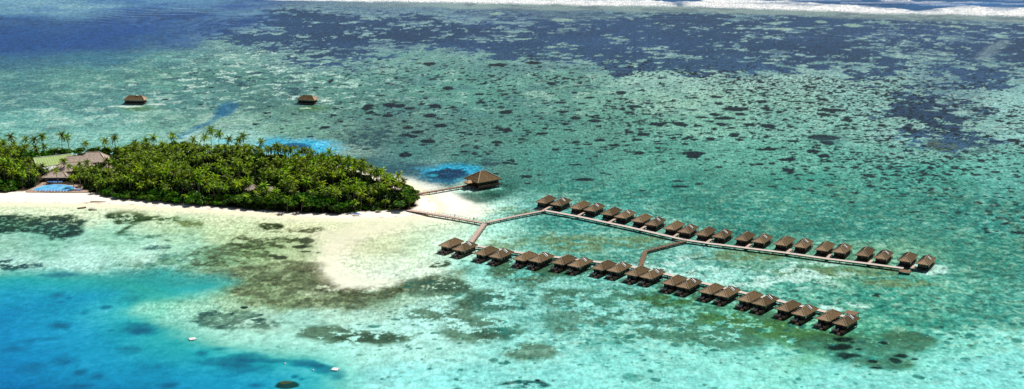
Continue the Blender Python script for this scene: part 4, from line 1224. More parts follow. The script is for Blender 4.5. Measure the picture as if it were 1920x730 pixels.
for k in range(11):
    a, b = villa_pos['near'][2 * k], villa_pos['near'][2 * k + 1]
    mx_, my_, an = (a[0] + b[0]) / 2, (a[1] + b[1]) / 2, (a[2] + b[2]) / 2
    ax = (-math.sin(an), math.cos(an))
    t = hit_line((mx_, my_), ax, nearline)
    if t is None or t < 5: continue
    p0 = (mx_ + ax[0] * (t - 1.35), my_ + ax[1] * (t - 1.35)); p1 = (mx_ + ax[0] * 3.4, my_ + ax[1] * 3.4)
    walkway('access_walkway', ('short boardwalk between the %s lagoon side villa pair from the island' % ORD[k]) if k < 10 else 'short boardwalk between the last lagoon side villa pair', [p0, p1], 1.5, ZW - .02, M['pinkdeck'], 3.2, group='boardwalks to the lagoon side villa pairs')

# ------------------------------------------------------------------ restaurant pavilion on stilts
def pavilion():
    F, Rr, Lc = at(896, 343.6, 4.6), at(941, 335.6, 4.6), at(876.8, 333.6, 4.6)
    ex = (Rr - F); W_ = ex.length; an = math.atan2(ex.y, ex.x)
    D_ = 13.6
    exn = ex.normalized(); eyn = Vector((-exn.y, exn.x, 0))
    c = F + exn * W_ / 2 + eyn * D_ / 2
    root = empty('pavilion', (c.x, c.y, 0), an - math.pi / 2)     # roof long axis is local y
    L_, Wd = W_, D_
    mb = MB()
    T0, T1, E_ = hip_roof(mb, Wd, L_, 4.6, 4.5, .35, 3.0, 9, 0, None, None, .15, 9, apex_shift=-.2)
    rf = mb.build('roof', [M['thatch']], root)
    ridge_caps(T0, T1, E_, .2).build('ridge_cap', M['ridge'], rf)
    mb = MB()
    hx, hy = Wd / 2 - 1.3, L_ / 2 - 1.3
    mb.box(-hx, hx, -hy, hy, 1.8, 2.6); mb.box(-hx, hx, -hy, hy, 3.9, 4.3); mb.box(-hx + .5, hx - .5, -hy + .5, hy - .5, 2.6, 3.9)
    for k in range(7):
        y = -hy + 2 * hy * k / 6
        for x in (-hx, hx): mb.box(x - .12, x + .12, y - .12, y + .12, 1.8, 4.3)
    mb.build('wall', M['darkwood'], root)
    for k in range(6):
        y0 = -hy + 2 * hy * k / 6 + .18; y1 = -hy + 2 * hy * (k + 1) / 6 - .18
        for x in (-hx + .25, hx - .25):
            q = MB(); q.box(x - .03, x + .03, y0, y1, 2.65, 3.85); q.build('window', M['glass'], root)
    mb = MB(); mb.box(-Wd / 2 + .3, Wd / 2 + .6, -L_ / 2 + .2, L_ / 2 - .2, 1.55, 1.797); mb.build('platform', M['darkwood'], root)
    for i in range(4):
        for j in range(5):
            x = -hx + 2 * hx * i / 3; y = -hy + 2 * hy * j / 4
            q = MB(); q.tube((x, y, -1.2), (x, y, 1.55), .2, .2, 7, cap=False); q.build('stilt', M['pile'], root)
    mb = MB()
    x = Wd / 2 + .5
    for k in range(13):
        y = -L_ / 2 + .3 + (L_ - .6) * k / 12; mb.box(x - .06, x + .06, y - .06, y + .06, 1.8, 2.75)
    for z in (2.25, 2.72): mb.bar((x, -L_ / 2 + .3, z), (x, L_ / 2 - .3, z), .08, .08)
    mb.build('railing', M['wood'], root)
    # small porch over the jetty end
    mb = MB()
    n = len(mb.v)
    pc = root.matrix_basis.inverted() if False else None
    y0 = -L_ / 2 - 2.2
    hip = MB(); t0, t1, e = hip_roof(hip, 4.6, 4.8, 3.9, 1.2, .25, 1.2, 4, 0, None, None, .05, 5)
    hip.v = [(vx + -.2, vy + y0 + 1.1, vz) for vx, vy, vz in hip.v]
    hip.build('porch_roof', [M['thatch_pale']], root)
    for x in (-2.1, 1.7):
        for y in (y0 - .9, y0 + 1.6):
            q = MB(); q.tube((x, y, -1.2), (x, y, 3.9), .12, .12, 6, cap=False); q.build('post', M['pile'], root)
    tag(root, 'large stilt pavilion with tall pyramid thatch roof at the end of its own jetty', 'pavilion')
pavilion()

# ------------------------------------------------------------------ two remote bungalows on the reef
def remote(front_l, front_r, depth, rz_extra, label, hood):
    a, b = at(*front_l, 3.2), at(*front_r, 3.2)
    ex = b - a; W_ = ex.length; an = math.atan2(ex.y, ex.x)
    exn = ex.normalized(); eyn = Vector((-exn.y, exn.x, 0))
    c = a + exn * W_ / 2 + eyn * depth / 2
    root = empty('reef_bungalow', (c.x, c.y, 0), an - math.pi / 2)
    mb = MB()
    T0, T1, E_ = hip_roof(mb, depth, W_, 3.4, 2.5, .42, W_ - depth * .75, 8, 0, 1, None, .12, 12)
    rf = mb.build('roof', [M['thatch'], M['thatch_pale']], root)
    ridge_caps(T0, T1, E_, .16).build('ridge_cap', M['ridge'], rf)
    if hood:
        q = MB(); q.box(-.6, .6, .5, 2.2, 5.75, 6.2); q.build('roof_vent', M['white'], rf)
    # bleached eave strip on the front
    q = MB(); q.bar(Vector((depth / 2 + .04, -W_ / 2 + .1, 3.3)), Vector((depth / 2 + .04, W_ / 2 - .1, 3.3)), .1, .45)
    q.build('eave_board', M['ridge'], rf)
    hx, hy = depth / 2 - .8, W_ / 2 - .9
    mb = MB(); mb.box(-hx, hx, -hy, hy, 1.3, 1.9); mb.box(-hx, hx, -hy, hy, 2.6, 3.0); mb.box(-hx + .4, hx - .4, -hy + .4, hy - .4, 1.9, 2.6)
    for k in range(8):
        y = -hy + 2 * hy * k / 7
        mb.box(hx - .12, hx + .003, y - .15, y + .15, 1.9, 2.6); mb.box(-hx - .003, -hx + .12, y - .15, y + .15, 1.9, 2.6)
    mb.build('wall', M['darkwood'], root)
    for k in range(7):
        y0 = -hy + 2 * hy * k / 7 + .2; y1 = -hy + 2 * hy * (k + 1) / 7 - .2
        q = MB(); q.box(hx - .1, hx - .05, y0, y1, 1.93, 2.57); q.build('window', M['glass'], root)
    mb = MB(); mb.box(-hx - .7, hx + .9, -hy - .6, hy + .6, 1.1, 1.297); mb.build('platform', M['darkwood'], root)
    for i in range(3):
        for j in range(6):
            x = -hx + (2 * hx + .6) * i / 2; y = -hy + 2 * hy * j / 5
            q = MB(); q.tube((x, y, -1.2), (x, y, 1.1), .17, .17, 6, cap=False); q.build('stilt', M['pile'], root)
    tag(root, label, 'bungalow')
remote((231, 188.0), (270.5, 188.6), 7.5, 0, 'lone reef bungalow with reddish brown roof and small white roof vent, left one', True)
remote((556, 187.4), (589.5, 189.0), 8.5, 0, 'lone reef bungalow with darker brown roof, north of the blue hole', False)

# ------------------------------------------------------------------ resort buildings in the grove
def gable(name, label, c, W_, L_, zw, rise, rz, roofmat, wallmat, cat='building', hip=True, ridge=None, windows=3, over=.9, ridge_mat=None):
    root = empty(name, (c.x, c.y, .9), rz)
    mb = MB()
    if hip:
        T0, T1, E_ = hip_roof(mb, W_, L_, zw, rise, .3, ridge, 8, 0, None, None, .14, 21)
        rf = mb.build('roof', [roofmat], root)
        ridge_caps(T0, T1, E_, .18).build('ridge_cap', ridge_mat or M['ridge'], rf)
    else:
        hw, hl = W_ / 2, L_ / 2
        n = 16
        for s in (-1, 1):
            for k in range(n):
                y0, y1 = -hl + L_ * k / n, -hl + L_ * (k + 1) / n
                a = Vector((s * hw, y0, zw)); b = Vector((s * hw, y1, zw)); t = Vector((0, y1, zw + rise)); q = Vector((0, y0, zw + rise))
                if s > 0: mb.quad(a, b, t, q)
                else: mb.quad(b, a, q, t)
                up = Vector((0, 0, .06)); mb.bar(a + up, q + up, .1, .12)
        mb.quad((-hw, -hl, zw - .05), (-hw, hl, zw - .05), (0, hl, zw + rise - .1), (0, -hl, zw + rise - .1))
        mb.quad((hw, hl, zw - .05), (hw, -hl, zw - .05), (0, -hl, zw + rise - .1), (0, hl, zw + rise - .1))
        rf = mb.build('roof', [roofmat], root)
        q = MB()
        q.bar((0, -hl, zw + rise + .12), (0, hl, zw + rise + .12), .5, .16)
        for s in (-1, 1):
            for y in (-hl, hl):
                q.bar((s * hw, y, zw + .05), (0, y, zw + rise + .05), .16, .3)
        q.build('flashing', M['white'], rf)
        g = MB()
        for y in (-hl + over, hl - over):
            g.tri((-hw + over, y, zw - .1), (hw - over, y, zw - .1), (0, y, zw + rise - .5))
        g.build('gable_wall', wallmat, root)
    hx, hy = W_ / 2 - over, L_ / 2 - over
    mb = MB()
    mb.box(-hx, hx, -hy, hy, -1.2, 1.0); mb.box(-hx, hx, -hy, hy, zw - .7, zw - .31 if hip else zw - .06); mb.box(-hx + .3, hx - .3, -hy + .3, hy - .3, 1.0, zw - .7)
    for k in range(windows + 1):
        y = -hy + 2 * hy * k / windows
        for x in (-hx, hx): mb.box(x - .2, x + .2, max(-hy, y - .3), min(hy, y + .3), 1.0, zw - .7)
    mb.build('wall', wallmat, root)
    for k in range(windows):
        y0 = -hy + 2 * hy * k / windows + .35; y1 = -hy + 2 * hy * (k + 1) / windows - .35
        for x in (-hx + .1, hx - .1):
            q = MB(); q.box(x - .03, x + .03, y0, y1, 1.02, zw - .72); q.build('window', M['glass'], root)
    return tag(root, label, cat)
def bat(u, v, z): return at(u, v, z)
gable('service_building', 'long building with pale green metal gable roof among the palms', bat(100, 304, 5.5), 18, 22, 4.8, 3.4, R(-62), M['greenroof'], M['plaster'], hip=False, windows=5)
gable('reception_hall', 'tall pinkish thatched hall at the back of the resort clearing', bat(176, 300, 6.0), 14, 17, 5.2, 4.6, R(-84), M['thatch_grey'], M['plaster'], ridge=7)
gable('lounge_building', 'pale thatched lounge roof between the green roof and the tall hall', bat(142, 303, 5.5), 10, 15, 4.6, 3.4, R(-80), M['thatch_grey'], M['plaster'], ridge=9)
gable('dining_hall', 'broad low thatched dining hall behind the pool', bat(138, 316, 4.6), 15, 22, 3.8, 3.6, R(-84), M['thatch_grey'], M['darkwood'], ridge=12, windows=6)
gable('spa_building', 'brown thatched building with bright white eave right of the dining hall', bat(203, 322, 4.4), 9.5, 12, 3.6, 3.2, R(-60), M['thatch_grey'], M['plaster'], ridge=3)
gable('pool_bar', 'low thatched pool bar with deep shaded front just above the pool', bat(106, 331.5, 3.4), 8.5, 14.5, 3.0, 2.4, R(-88), M['thatch_grey'], M['darkwood'], ridge=8, windows=4)
gable('awning', 'small white roofed annex below the green roof', bat(93, 318.5, 3.6), 6.5, 8, 3.2, 1.2, R(-40), M['white'], M['plaster'], hip=False, windows=2, over=.6, cat='annex')
q = MB(); q.bar(at(203, 330.0, 3.8), at(215.5, 322.5, 3.8), .5, .5)
tag(q.build('eave_gutter', M['white']), 'bright white gutter board along the eave of the spa building', 'gutter')
gable('beach_hut', 'pinkish thatched hut peeking out of the palms above the beach, left of three', bat(473, 357, 4.6), 7.5, 8.5, 3.6, 3.4, R(-70), M['thatch_grey'], M['plaster'], ridge=1.5, windows=2, cat='hut')
gable('beach_hut', 'thatched hut half hidden by palms, middle of three in the grove', bat(508, 361, 4.4), 7.5, 8.5, 3.6, 3.0, R(-60), M['thatch_grey'], M['plaster'], ridge=1.5, windows=2, cat='hut')
gable('beach_hut', 'hut with pale ridge deep in the palms, right of three in the grove', bat(588, 330, 5.6), 7.5, 8.5, 3.6, 3.2, R(-50), M['thatch_grey'], M['plaster'], ridge=1.5, windows=2, cat='hut')

# ------------------------------------------------------------------ swimming pool and terrace
def flat_poly(name, pts, z, mat, parent=None, thick=None):
    bm = bmesh.new()
    vs = [bm.verts.new((p[0], p[1], z)) for p in pts]
    f = bm.faces.new(vs)
    if f.normal.z < 0: f.normal_flip()
    bm.normal_update()
    if f.normal.z < 0: f.normal_flip()
    if thick:
        r = bmesh.ops.extrude_face_region(bm, geom=[f])
        for v in [g for g in r['geom'] if isinstance(g, bmesh.types.BMVert)]: v.co.z -= thick
    bmesh.ops.triangulate(bm, faces=bm.faces)
    me = bpy.data.meshes.new(name); bm.to_mesh(me); bm.free(); me.materials.append(mat)
    return link_mesh(name, me, parent)
def smooth_loop(pts, n=4):
    out = []
    N = len(pts)
    for i in range(N):
        p0, p1, p2, p3 = (Vector(pts[(i + k - 1) % N][:2]) for k in range(4))
        for k in range(n):
            t = k / n
            out.append(.5 * ((2 * p1) + (p2 - p0) * t + (2 * p0 - 5 * p1 + 4 * p2 - p3) * t * t + (3 * p1 - p0 - 3 * p2 + p3) * t ** 3))
    return out
PZ = 1.5
terr = smooth_loop([at(u, v, PZ) for u, v in ((48, 359.6), (58, 354), (74, 346), (86, 340), (120, 338), (140, 344), (160, 351), (166, 359.5), (150, 360.6), (100, 360.4), (70, 360.2))])
o = flat_poly('pool_terrace', terr, PZ, M['terrace'], None, .7); o['kind'] = 'structure'
pl = smooth_loop([at(u, v, PZ) for u, v in ((62, 355.6), (74, 351), (86, 347.6), (104, 346.3), (124, 347.6), (137, 350.6), (139.5, 354), (134, 357.6), (112, 358.2), (88, 357.8), (70, 357.4))])
root = empty('swimming_pool', (pl[0].x, pl[0].y, 0))
cen = Vector((sum(p.x for p in pl) / len(pl), sum(p.y for p in pl) / len(pl)))
off = Vector((pl[0].x, pl[0].y))
edge_ = [cen + (p - cen) * (1 + .6 / max((p - cen).length, .1)) - off for p in pl]
flat_poly('coping', edge_, PZ + .10, M['pooledge'], root, .3)
flat_poly('water', [p - off for p in pl], PZ + .115, M['poolwater'], root)
tag(root, 'bright blue freeform swimming pool between the pool bar and the beach', 'pool')

def make_bluelounger():
    root = empty('pool_lounger')
    mb = MB(); mb.box(-.33, .33, -.95, .95, .22, .3)
    for x in (-.28, .28):
        for y in (-.85, .85): mb.box(x - .03, x + .03, y - .03, y + .03, 0, .22)
    mb.build('frame', M['white'], root)
    mb = MB(); mb.box(-.3, .3, -.93, .35, .303, .4)
    i0 = len(mb.v)
    mb.box(-.3, .3, .36, .93, .45, .55)
    mb.build('cushion', M['bluefab'], root)
    return root
bl = None
sp_ = [(90 + 3.1 * k + random.uniform(-.5, .5), 342.0 + .15 * k % 1, 'behind') for k in range(9)] + [(72 + 5.6 * k + random.uniform(-1, 1), 359.1, 'front') for k in range(11)] + [(143 + 4 * k, 357.5, 'front') for k in range(3)]
for u, v, wh in sp_:
    if bl is None: bl = make_bluelounger(); c = bl
    else: c = copy_tree(bl)
    p = at(u, v, PZ); c.location = (p.x, p.y, PZ); c.rotation_euler = (0, 0, random.uniform(-.25, .25) + (0 if wh == 'behind' else .1))
    c.scale = (1.15, 1.15, 1.15)
    tag(c, 'blue cushioned pool lounger in the line between the pool and the bar' if wh == 'behind' else 'blue cushioned pool lounger on the beach edge of the pool terrace', 'sun lounger', 'pool loungers ' + ('by the bar' if wh == 'behind' else 'on the beach edge'))
for k in range(4):
    if k > 3: break
    c = copy_tree(bl); p = at(664 + k * 3.4, 402.3, 1.2); c.location = (p.x, p.y, 1.05); c.rotation_euler = (0, 0, .4 + .1 * k)
    tag(c, 'blue beach lounger under the trees near the lone round bush', 'sun lounger', 'blue loungers under the beach trees')

# ------------------------------------------------------------------ small craft, rafts, buoys, log
def boat(u, v, L_, rz, mat, label, canopy):
    p = at(u, v)
    root = empty('boat', (p.x, p.y, -.06), rz)
    mb = MB()
    st = [(-1, .55, .28), (-.55, .9, .12), (0, 1.0, .08), (.5, .82, .12), (.82, .45, .22), (1.0, .04, .45)]
    secs = []
    for t, wf, zb in st:
        x = t * L_ / 2; hb = wf * L_ * .17
        secs.append([Vector((x, -hb, .55 + .2 * max(t, 0) ** 2)), Vector((x, -hb * .6, zb * .6)), Vector((x, 0, zb * .3 - .1)), Vector((x, hb * .6, zb * .6)), Vector((x, hb, .55 + .2 * max(t, 0) ** 2))])
    for a, b in zip(secs[:-1], secs[1:]):
        for i in range(4): mb.quad(a[i], a[i + 1], b[i + 1], b[i])
    s0 = secs[0]
    mb.quad(s0[0], s0[1], s0[3], s0[4])
    mb.build('hull', mat, root)
    mb = MB()
    for a, b in zip(secs[:-1], secs[1:]):
        mb.quad(a[0] * .94 - Vector((0, 0, .12)), b[0] * .94 - Vector((0, 0, .12)), b[4] * .94 - Vector((0, 0, .12)), a[4] * .94 - Vector((0, 0, .12)))
    for x in (-L_ * .25, L_ * .08): mb.box(x - .15, x + .15, -L_ * .14, L_ * .14, .42, .5)
    mb.build('thwart', M['wood'], root)
    if canopy:
        q = MB(); q.box(-L_ * .3, L_ * .15, -L_ * .16, L_ * .16, 1.55, 1.65); q.build('canopy', M['white'], root)
        for x in (-L_ * .28, L_ * .13):
            for y in (-L_ * .14, L_ * .14):
                q = MB(); q.tube((x, y, .4), (x, y, 1.55), .04, .04, 5); q.build('post', M['pile'], root)
    tag(root, label, 'boat')
boat(153.5, 391, 4.6, .5, M['darkwood'], 'dark open boat moored in the shallows just off the beach', False)
boat(174, 394.2, 5.0, -.3, M['white'], 'small white boat with canopy moored off the beach by the pool', True)

def raft(u, v, rz, label):
    p = at(u, v)
    root = empty('swim_raft', (p.x, p.y, 0), rz)
    mb = MB()
    for k in range(7): mb.box(-1.35, 1.35, -1.3 + k * .375, -1.3 + k * .375 + .34, .38, .46)
    mb.build('deck', M['white'], root)
    for y in (-1.0, 1.0):
        q = MB(); q.tube((-1.3, y, .12), (1.3, y, .12), .25, .25, 9); q.build('float', M['white'], root)
    q = MB()
    for y in (-.3, .3): q.tube((1.42, y, -.6), (1.42, y, .95), .035)
    for z in (-.4, -.1, .2): q.tube((1.42, -.3, z), (1.42, .3, z), .03)
    q.build('ladder', M['pooledge'], root)
    tag(root, label, 'raft')
raft(361, 637, .4, 'white swim raft floating at the edge of the blue basin, left one')
raft(629, 694, -.3, 'white swim raft floating above dark coral at the basin rim, right one')
def buoy(u, v, label):
    p = at(u, v)
    root = empty('mooring_buoy', (p.x, p.y, 0))
    bm = bmesh.new(); bmesh.ops.create_uvsphere(bm, u_segments=12, v_segments=8, radius=.42)
    for vt in bm.verts: vt.co.z = vt.co.z * .9 + .12
    me = bpy.data.meshes.new('float'); bm.to_mesh(me); bm.free(); me.materials.append(M['white'])
    link_mesh('float', me, root)
    q = MB(); q.tube((0, 0, .45), (0, 0, .8), .05); q.build('mast', M['pile'], root)
    tag(root, label, 'buoy')
buoy(534, 682.5, 'small white mooring buoy over the basin, nearer the left raft')
buoy(587, 695, 'small white mooring buoy over the basin, nearer the right raft')
# driftwood log
p = at(184, 378.6, .9)
root = empty('driftwood_log', (p.x, p.y, .75), -.03)
mb = MB(); pr = None
pts_ = [Vector((-4.2, 0, .18)), Vector((-1.5, .25, .26)), Vector((1.5, -.1, .24)), Vector((4.3, .3, .16))]
for a, b, r0, r1 in zip(pts_[:-1], pts_[1:], (.28, .3, .26), (.3, .26, .14)): mb.tube(a, b, r0, r1, 8)
mb.build('stem', M['log'], root)
q = MB(); q.tube((1.2, 0, .3), (2.2, -.9, .7), .1, .04); q.build('branch', M['log'], root)
tag(root, 'long brown driftwood log lying on the white beach', 'log')

# ------------------------------------------------------------------ person on the jetty
def person(u, v, z, rz, label, shirt):
    """one skinned surface for the body, clothes and hair as its children"""
    p = at(u, v, z)
    root = empty('person', (p.x, p.y, z), rz)
    J = {'pel': ((0, 0, .95), .135), 'spine': ((0, .01, 1.15), .12), 'chest': ((0, 0, 1.34), .15), 'neck': ((0, -.01, 1.50), .055), 'chin': ((0, -.03, 1.57), .07), 'head': ((0, -.02, 1.66), .095), 'crown': ((0, 0, 1.74), .07)}
    for s, n in ((-1, 'l'), (1, 'r')):
        J['hip' + n] = ((s * .10, 0, .90), .095); J['kn' + n] = ((s * .12, -.05 * s, .50), .06); J['an' + n] = ((s * .13, .05 * s, .08), .042); J['toe' + n] = ((s * .15, .05 * s - .18, .03), .035)
        J['sh' + n] = ((s * .19, 0, 1.42), .06); J['el' + n] = ((s * .27, .02, 1.14), .042); J['wr' + n] = ((s * .28, -.06, .88), .03); J['ha' + n] = ((s * .28, -.08, .80), .038)
        for k, dx in enumerate((-.03, -.01, .01, .03)):
            J['f%d%s' % (k, n)] = ((s * .28 + dx, -.10, .71 - .012 * (k % 3)), .009)
        J['th' + n] = ((s * .28 - s * .045, -.12, .79), .010)
    E = [('pel', 'spine'), ('spine', 'chest'), ('chest', 'neck'), ('neck', 'chin'), ('chin', 'head'), ('head', 'crown')]
    for n in 'lr':
        E += [('pel', 'hip' + n), ('hip' + n, 'kn' + n), ('kn' + n, 'an' + n), ('an' + n, 'toe' + n), ('chest', 'sh' + n), ('sh' + n, 'el' + n), ('el' + n, 'wr' + n), ('wr' + n, 'ha' + n), ('ha' + n, 'th' + n)]
        E += [('ha' + n, 'f%d%s' % (k, n)) for k in range(4)]
    def skin(names, edges, mat, name, grow=1.0, rootj=None):
        ids = {n: i for i, n in enumerate(names)}
        me = bpy.data.meshes.new(name)
        me.from_pydata([J[n][0] for n in names], [(ids[a], ids[b]) for a, b in edges], [])
        me.materials.append(mat)
        o = link_mesh(name, me, root)
        md = o.modifiers.new('skin', 'SKIN')
        if not me.skin_vertices: me.skin_vertices if False else None
        try:
            for i, n in enumerate(names):
                r = J[n][1] * grow
                me.skin_vertices[0].data[i].radius = (r, r)
                me.skin_vertices[0].data[i].use_root = (n == (rootj or names[0]))
        except Exception:
            pass
        o.modifiers.new('sub', 'SUBSURF').levels = 1
        return o
    skin(list(J), E, M['skin'], 'body')
    skin(['spine', 'chest', 'pel', 'shl', 'shr', 'ell', 'elr'], [('spine', 'chest'), ('spine', 'pel'), ('chest', 'shl'), ('chest', 'shr'), ('shl', 'ell'), ('shr', 'elr')], shirt, 'shirt', 1.16)
    skin(['pel', 'hipl', 'hipr', 'knl', 'knr'], [('pel', 'hipl'), ('pel', 'hipr'), ('hipl', 'knl'), ('hipr', 'knr')], M['cloth_dark'], 'shorts', 1.18)
    bm = bmesh.new(); bmesh.ops.create_uvsphere(bm, u_segments=12, v_segments=8, radius=.115)
    for vt in bm.verts:
        vt.co = Vector((vt.co.x * .95, vt.co.y * 1.05 + .02, vt.co.z * .95 + 1.705))
    bmesh.ops.delete(bm, geom=[vt for vt in bm.verts if vt.co.z < 1.66 and vt.co.y < .03], context='VERTS')
    me = bpy.data.meshes.new('hair'); bm.to_mesh(me); bm.free(); me.materials.append(M['hair']); link_mesh('hair', me, root)
    tag(root, label, 'person')
person(888.5, 413.2, ZW, .3, 'person in dark clothes standing on the jetty just before the fork', M['cloth_dark'])
person(853, 406.8, ZW, 1.2, 'person in a pale shirt walking further back along the jetty', M['cloth_red'])

# ------------------------------------------------------------------ palms
def frond_geo(L_, droop, seed, segs=6, leaf=.62, teeth=True):
    """one feather-shaped frond along +x, starting at the origin: strips of leaflets on both sides"""
    rnd = random.Random(seed)
    V, F = [], []
    pts = []
    el = rnd.uniform(.15, 1.0)
    x = z = 0.0; a = el
    step = L_ / segs
    for k in range(segs + 1):
        pts.append((x, z))
        x += math.cos(a) * step; z += math.sin(a) * step
        a -= droop * (.6 + .8 * k / segs) / segs
    for s in (-1, 1):
        for k in range(segs):
            (x0, z0), (x1, z1) = pts[k], pts[k + 1]
            for h in (0, .5):
                xa, za = x0 + (x1 - x0) * h, z0 + (z1 - z0) * h
                xb, zb = x0 + (x1 - x0) * (h + .40), z0 + (z1 - z0) * (h + .40)
                t = (k + h) / segs
                w = leaf * (math.sin(math.pi * min(1, .12 + t * .95)) ** .6) * rnd.uniform(.8, 1.15)
                fx = (x1 - x0) * .55
                dz = -w * rnd.uniform(.35, .75)
                i = len(V)
                V += [(xa, 0, za), (xb, 0, zb), (xb + fx, s * w, zb + dz), (xa + fx * 1.0, s * w * .96, za + dz)]
                F.append((i, i + 1, i + 2, i + 3) if s > 0 else (i + 3, i + 2, i + 1, i))
    return V, F

def crown_geo(seed, n=20, R_=3.4, segs=6):
    rnd = random.Random(seed)
    V, F = [], []
    for k in range(n):
        t = k / n
        an = k * 2.39996 + rnd.uniform(-.2, .2)
        tilt = 1.05 - 1.75 * t + rnd.uniform(-.15, .15)      # upright spear leaves first, drooping ones last
        L_ = R_ * rnd.uniform(.85, 1.1) * (1 if t > .15 else .8)
        fv, ff = frond_geo(L_, rnd.uniform(1.0, 1.7), seed * 100 + k, segs, .34 + .14 * R_ / 3.4)
        ct, st_ = math.cos(tilt - .5), math.sin(tilt - .5)
        ca, sa = math.cos(an), math.sin(an)
        i = len(V)
        for x, y, z in fv:
            x2, z2 = x * ct - z * st_, x * st_ + z * ct
            V.append((x2 * ca - y * sa, x2 * sa + y * ca, z2))
        F += [tuple(i + q for q in f) for f in ff]
    return np.array(V, np.float32), np.array(F, np.int32)

def trunk_mesh(seed, H):
    rnd = random.Random(seed)
    mb = MB()
    an = rnd.uniform(0, 6.28); lean = rnd.uniform(.3, 2.0) * H / 11
    pts = []
    for k in range(7):
        t = k / 6
        off = lean * t ** 1.7
        pts.append(Vector((math.cos(an) * off, math.sin(an) * off, H * t - .3 * (k == 0))))
    for k in range(6):
        r0 = .24 * (1 - .45 * k / 6) + (.1 if k == 0 else 0); r1 = .24 * (1 - .45 * (k + 1) / 6)
        mb.tube(pts[k], pts[k + 1], r0, r1, 7, cap=False)
    return mb.mesh('trunk', M['trunk'], True), pts[-1]

palm_protos = []
for i in range(9):
    H = (8.6, 9.4, 10.2, 11.0, 9.0, 12.0, 10.6, 8.2, 11.4)[i]
    tm, top = trunk_mesh(40 + i, H)
    V, F = crown_geo(60 + i, 22, 3.5 + .25 * (i % 3))
    V = V + np.array(top, np.float32)
    cm = mesh_np('crown', V, F, M['frond'])
    nb = MB()
    rn = random.Random(i)
    for k in range(7):
        a = rn.uniform(0, 6.28)
        c = top + Vector((math.cos(a) * .28, math.sin(a) * .28, -.3 + rn.uniform(-.1, .1)))
        nb.tube(c - Vector((0, 0, .14)), c, .06, .15, 6); nb.tube(c, c + Vector((0, 0, .14)), .15, .05, 6)
    palm_protos.append((H, tm, cm, nb.mesh('coconuts', M['nut'])))

def add_palm(x, y, H, rz, label, group, idx=None, name='coconut_palm'):
    i = idx if idx is not None else min(range(9), key=lambda k: abs(palm_protos[k][0] - H) + random.random() * 2.2)
    h0, tm, cm, nb = palm_protos[i]
    s = H / h0
    root = empty(name, (x, y, .9), rz)
    sw = min(max(s, .85), 1.12)
    root.scale = (sw, sw, s)
    link_mesh('trunk', tm, root); cr = link_mesh('crown', cm, root)
    if nb is not None and (label is not None) and 'skyline' in group: link_mesh('coconuts', nb, cr)
    tag(root, label, 'palm tree', group)
    return root

# ------------------------------------------------------------------ broadleaf crowns
def leaf_cloud(seed, rx, ry, rz, n, size, lobes=9, core=.35):
    rs = np.random.RandomState(seed)
    L = []
    for k in range(lobes):
        d = rs.normal(size=3); d /= np.linalg.norm(d); d[2] = abs(d[2]) * .8
        L.append((d * np.array([rx, ry, rz]) * rs.uniform(.35, .75), rs.uniform(.38, .62)))
    L.append((np.array([0, 0, rz * .2]), .75))
    C_, N_ = [], []
    which = rs.randint(0, len(L), n)
    for q in range(n):
        c, r = L[which[q]]
        d = rs.normal(size=3); d /= np.linalg.norm(d)
        if d[2] < -.3: d[2] *= -.5
        rad = r * rs.uniform(.8, 1.08)
        C_.append(c + d * rad * np.array([rx, ry, rz]) * .8); N_.append(d + rs.normal(size=3) * .55)
    C_ = np.array(C_); N_ = np.array(N_); N_ /= np.linalg.norm(N_, axis=1)[:, None]
    a = np.cross(N_, rs.normal(size=(n, 3))); a /= np.linalg.norm(a, axis=1)[:, None]
    b = np.cross(N_, a)
    sz = (size * rs.uniform(.6, 1.35, n))[:, None]
    V = np.stack([C_ - a * sz, C_ - b * sz * .55, C_ + a * sz, C_ + b * sz * .55], 1).reshape(-1, 3)
    F = np.arange(n * 4).reshape(n, 4)
    return V.astype(np.float32), F.astype(np.int32)

broad_protos = []
for i in range(5):
    V, F = leaf_cloud(500 + i, 3.6, 3.6, 2.9, 1700, .40, 10)
    V[:, 2] += 4.0
    broad_protos.append(mesh_np('crown', V, F, M['broad']))
Vb, Fb = leaf_cloud(520, 3.6, 3.6, 2.6, 1500, .42, 9); Vb[:, 2] += 4.0
bright_crown = mesh_np('crown', Vb, Fb, M['broad_bright'])
bush_protos = []
for i in range(4):
    V, F = leaf_cloud(600 + i, 2.6, 2.6, 2.0, 900, .34, 8)
    V[:, 2] += 1.3
    bush_protos.append(mesh_np('foliage', V, F, M['broad']))
btr = MB()
btr.tube((0, 0, -.3), (.1, .1, 2.2), .3, .22, 8, cap=False)
for k in range(5):
    a = k * 1.26 + .3
    btr.tube((.1, .1, 2.0), (1.7 * math.cos(a), 1.7 * math.sin(a), 4.3), .15, .05, 6, cap=False)
btrunk = btr.mesh('trunk', M['bark'], True)
bst = MB()
for k in range(5):
    a = k * 1.26
    bst.tube((0, 0, -.2), (1.2 * math.cos(a), 1.2 * math.sin(a), 1.7), .07, .03, 5, cap=False)
bstem = bst.mesh('stem', M['bark'])

def add_broad(x, y, s, sz, rz, label, group, mesh=None, name='broadleaf_tree'):
    root = empty(name, (x, y, .9), rz); root.scale = (s, s, sz)
    link_mesh('trunk', btrunk, root); link_mesh('crown', mesh or random.choice(broad_protos), root)
    return tag(root, label, 'tree', group)
def add_bush(x, y, s, sz, rz, label, group):
    root = empty('beach_shrub', (x, y, .8), rz); root.scale = (s, s, sz)
    link_mesh('stem', bstem, root); link_mesh('foliage', random.choice(bush_protos), root)
    return tag(root, label, 'shrub', group)

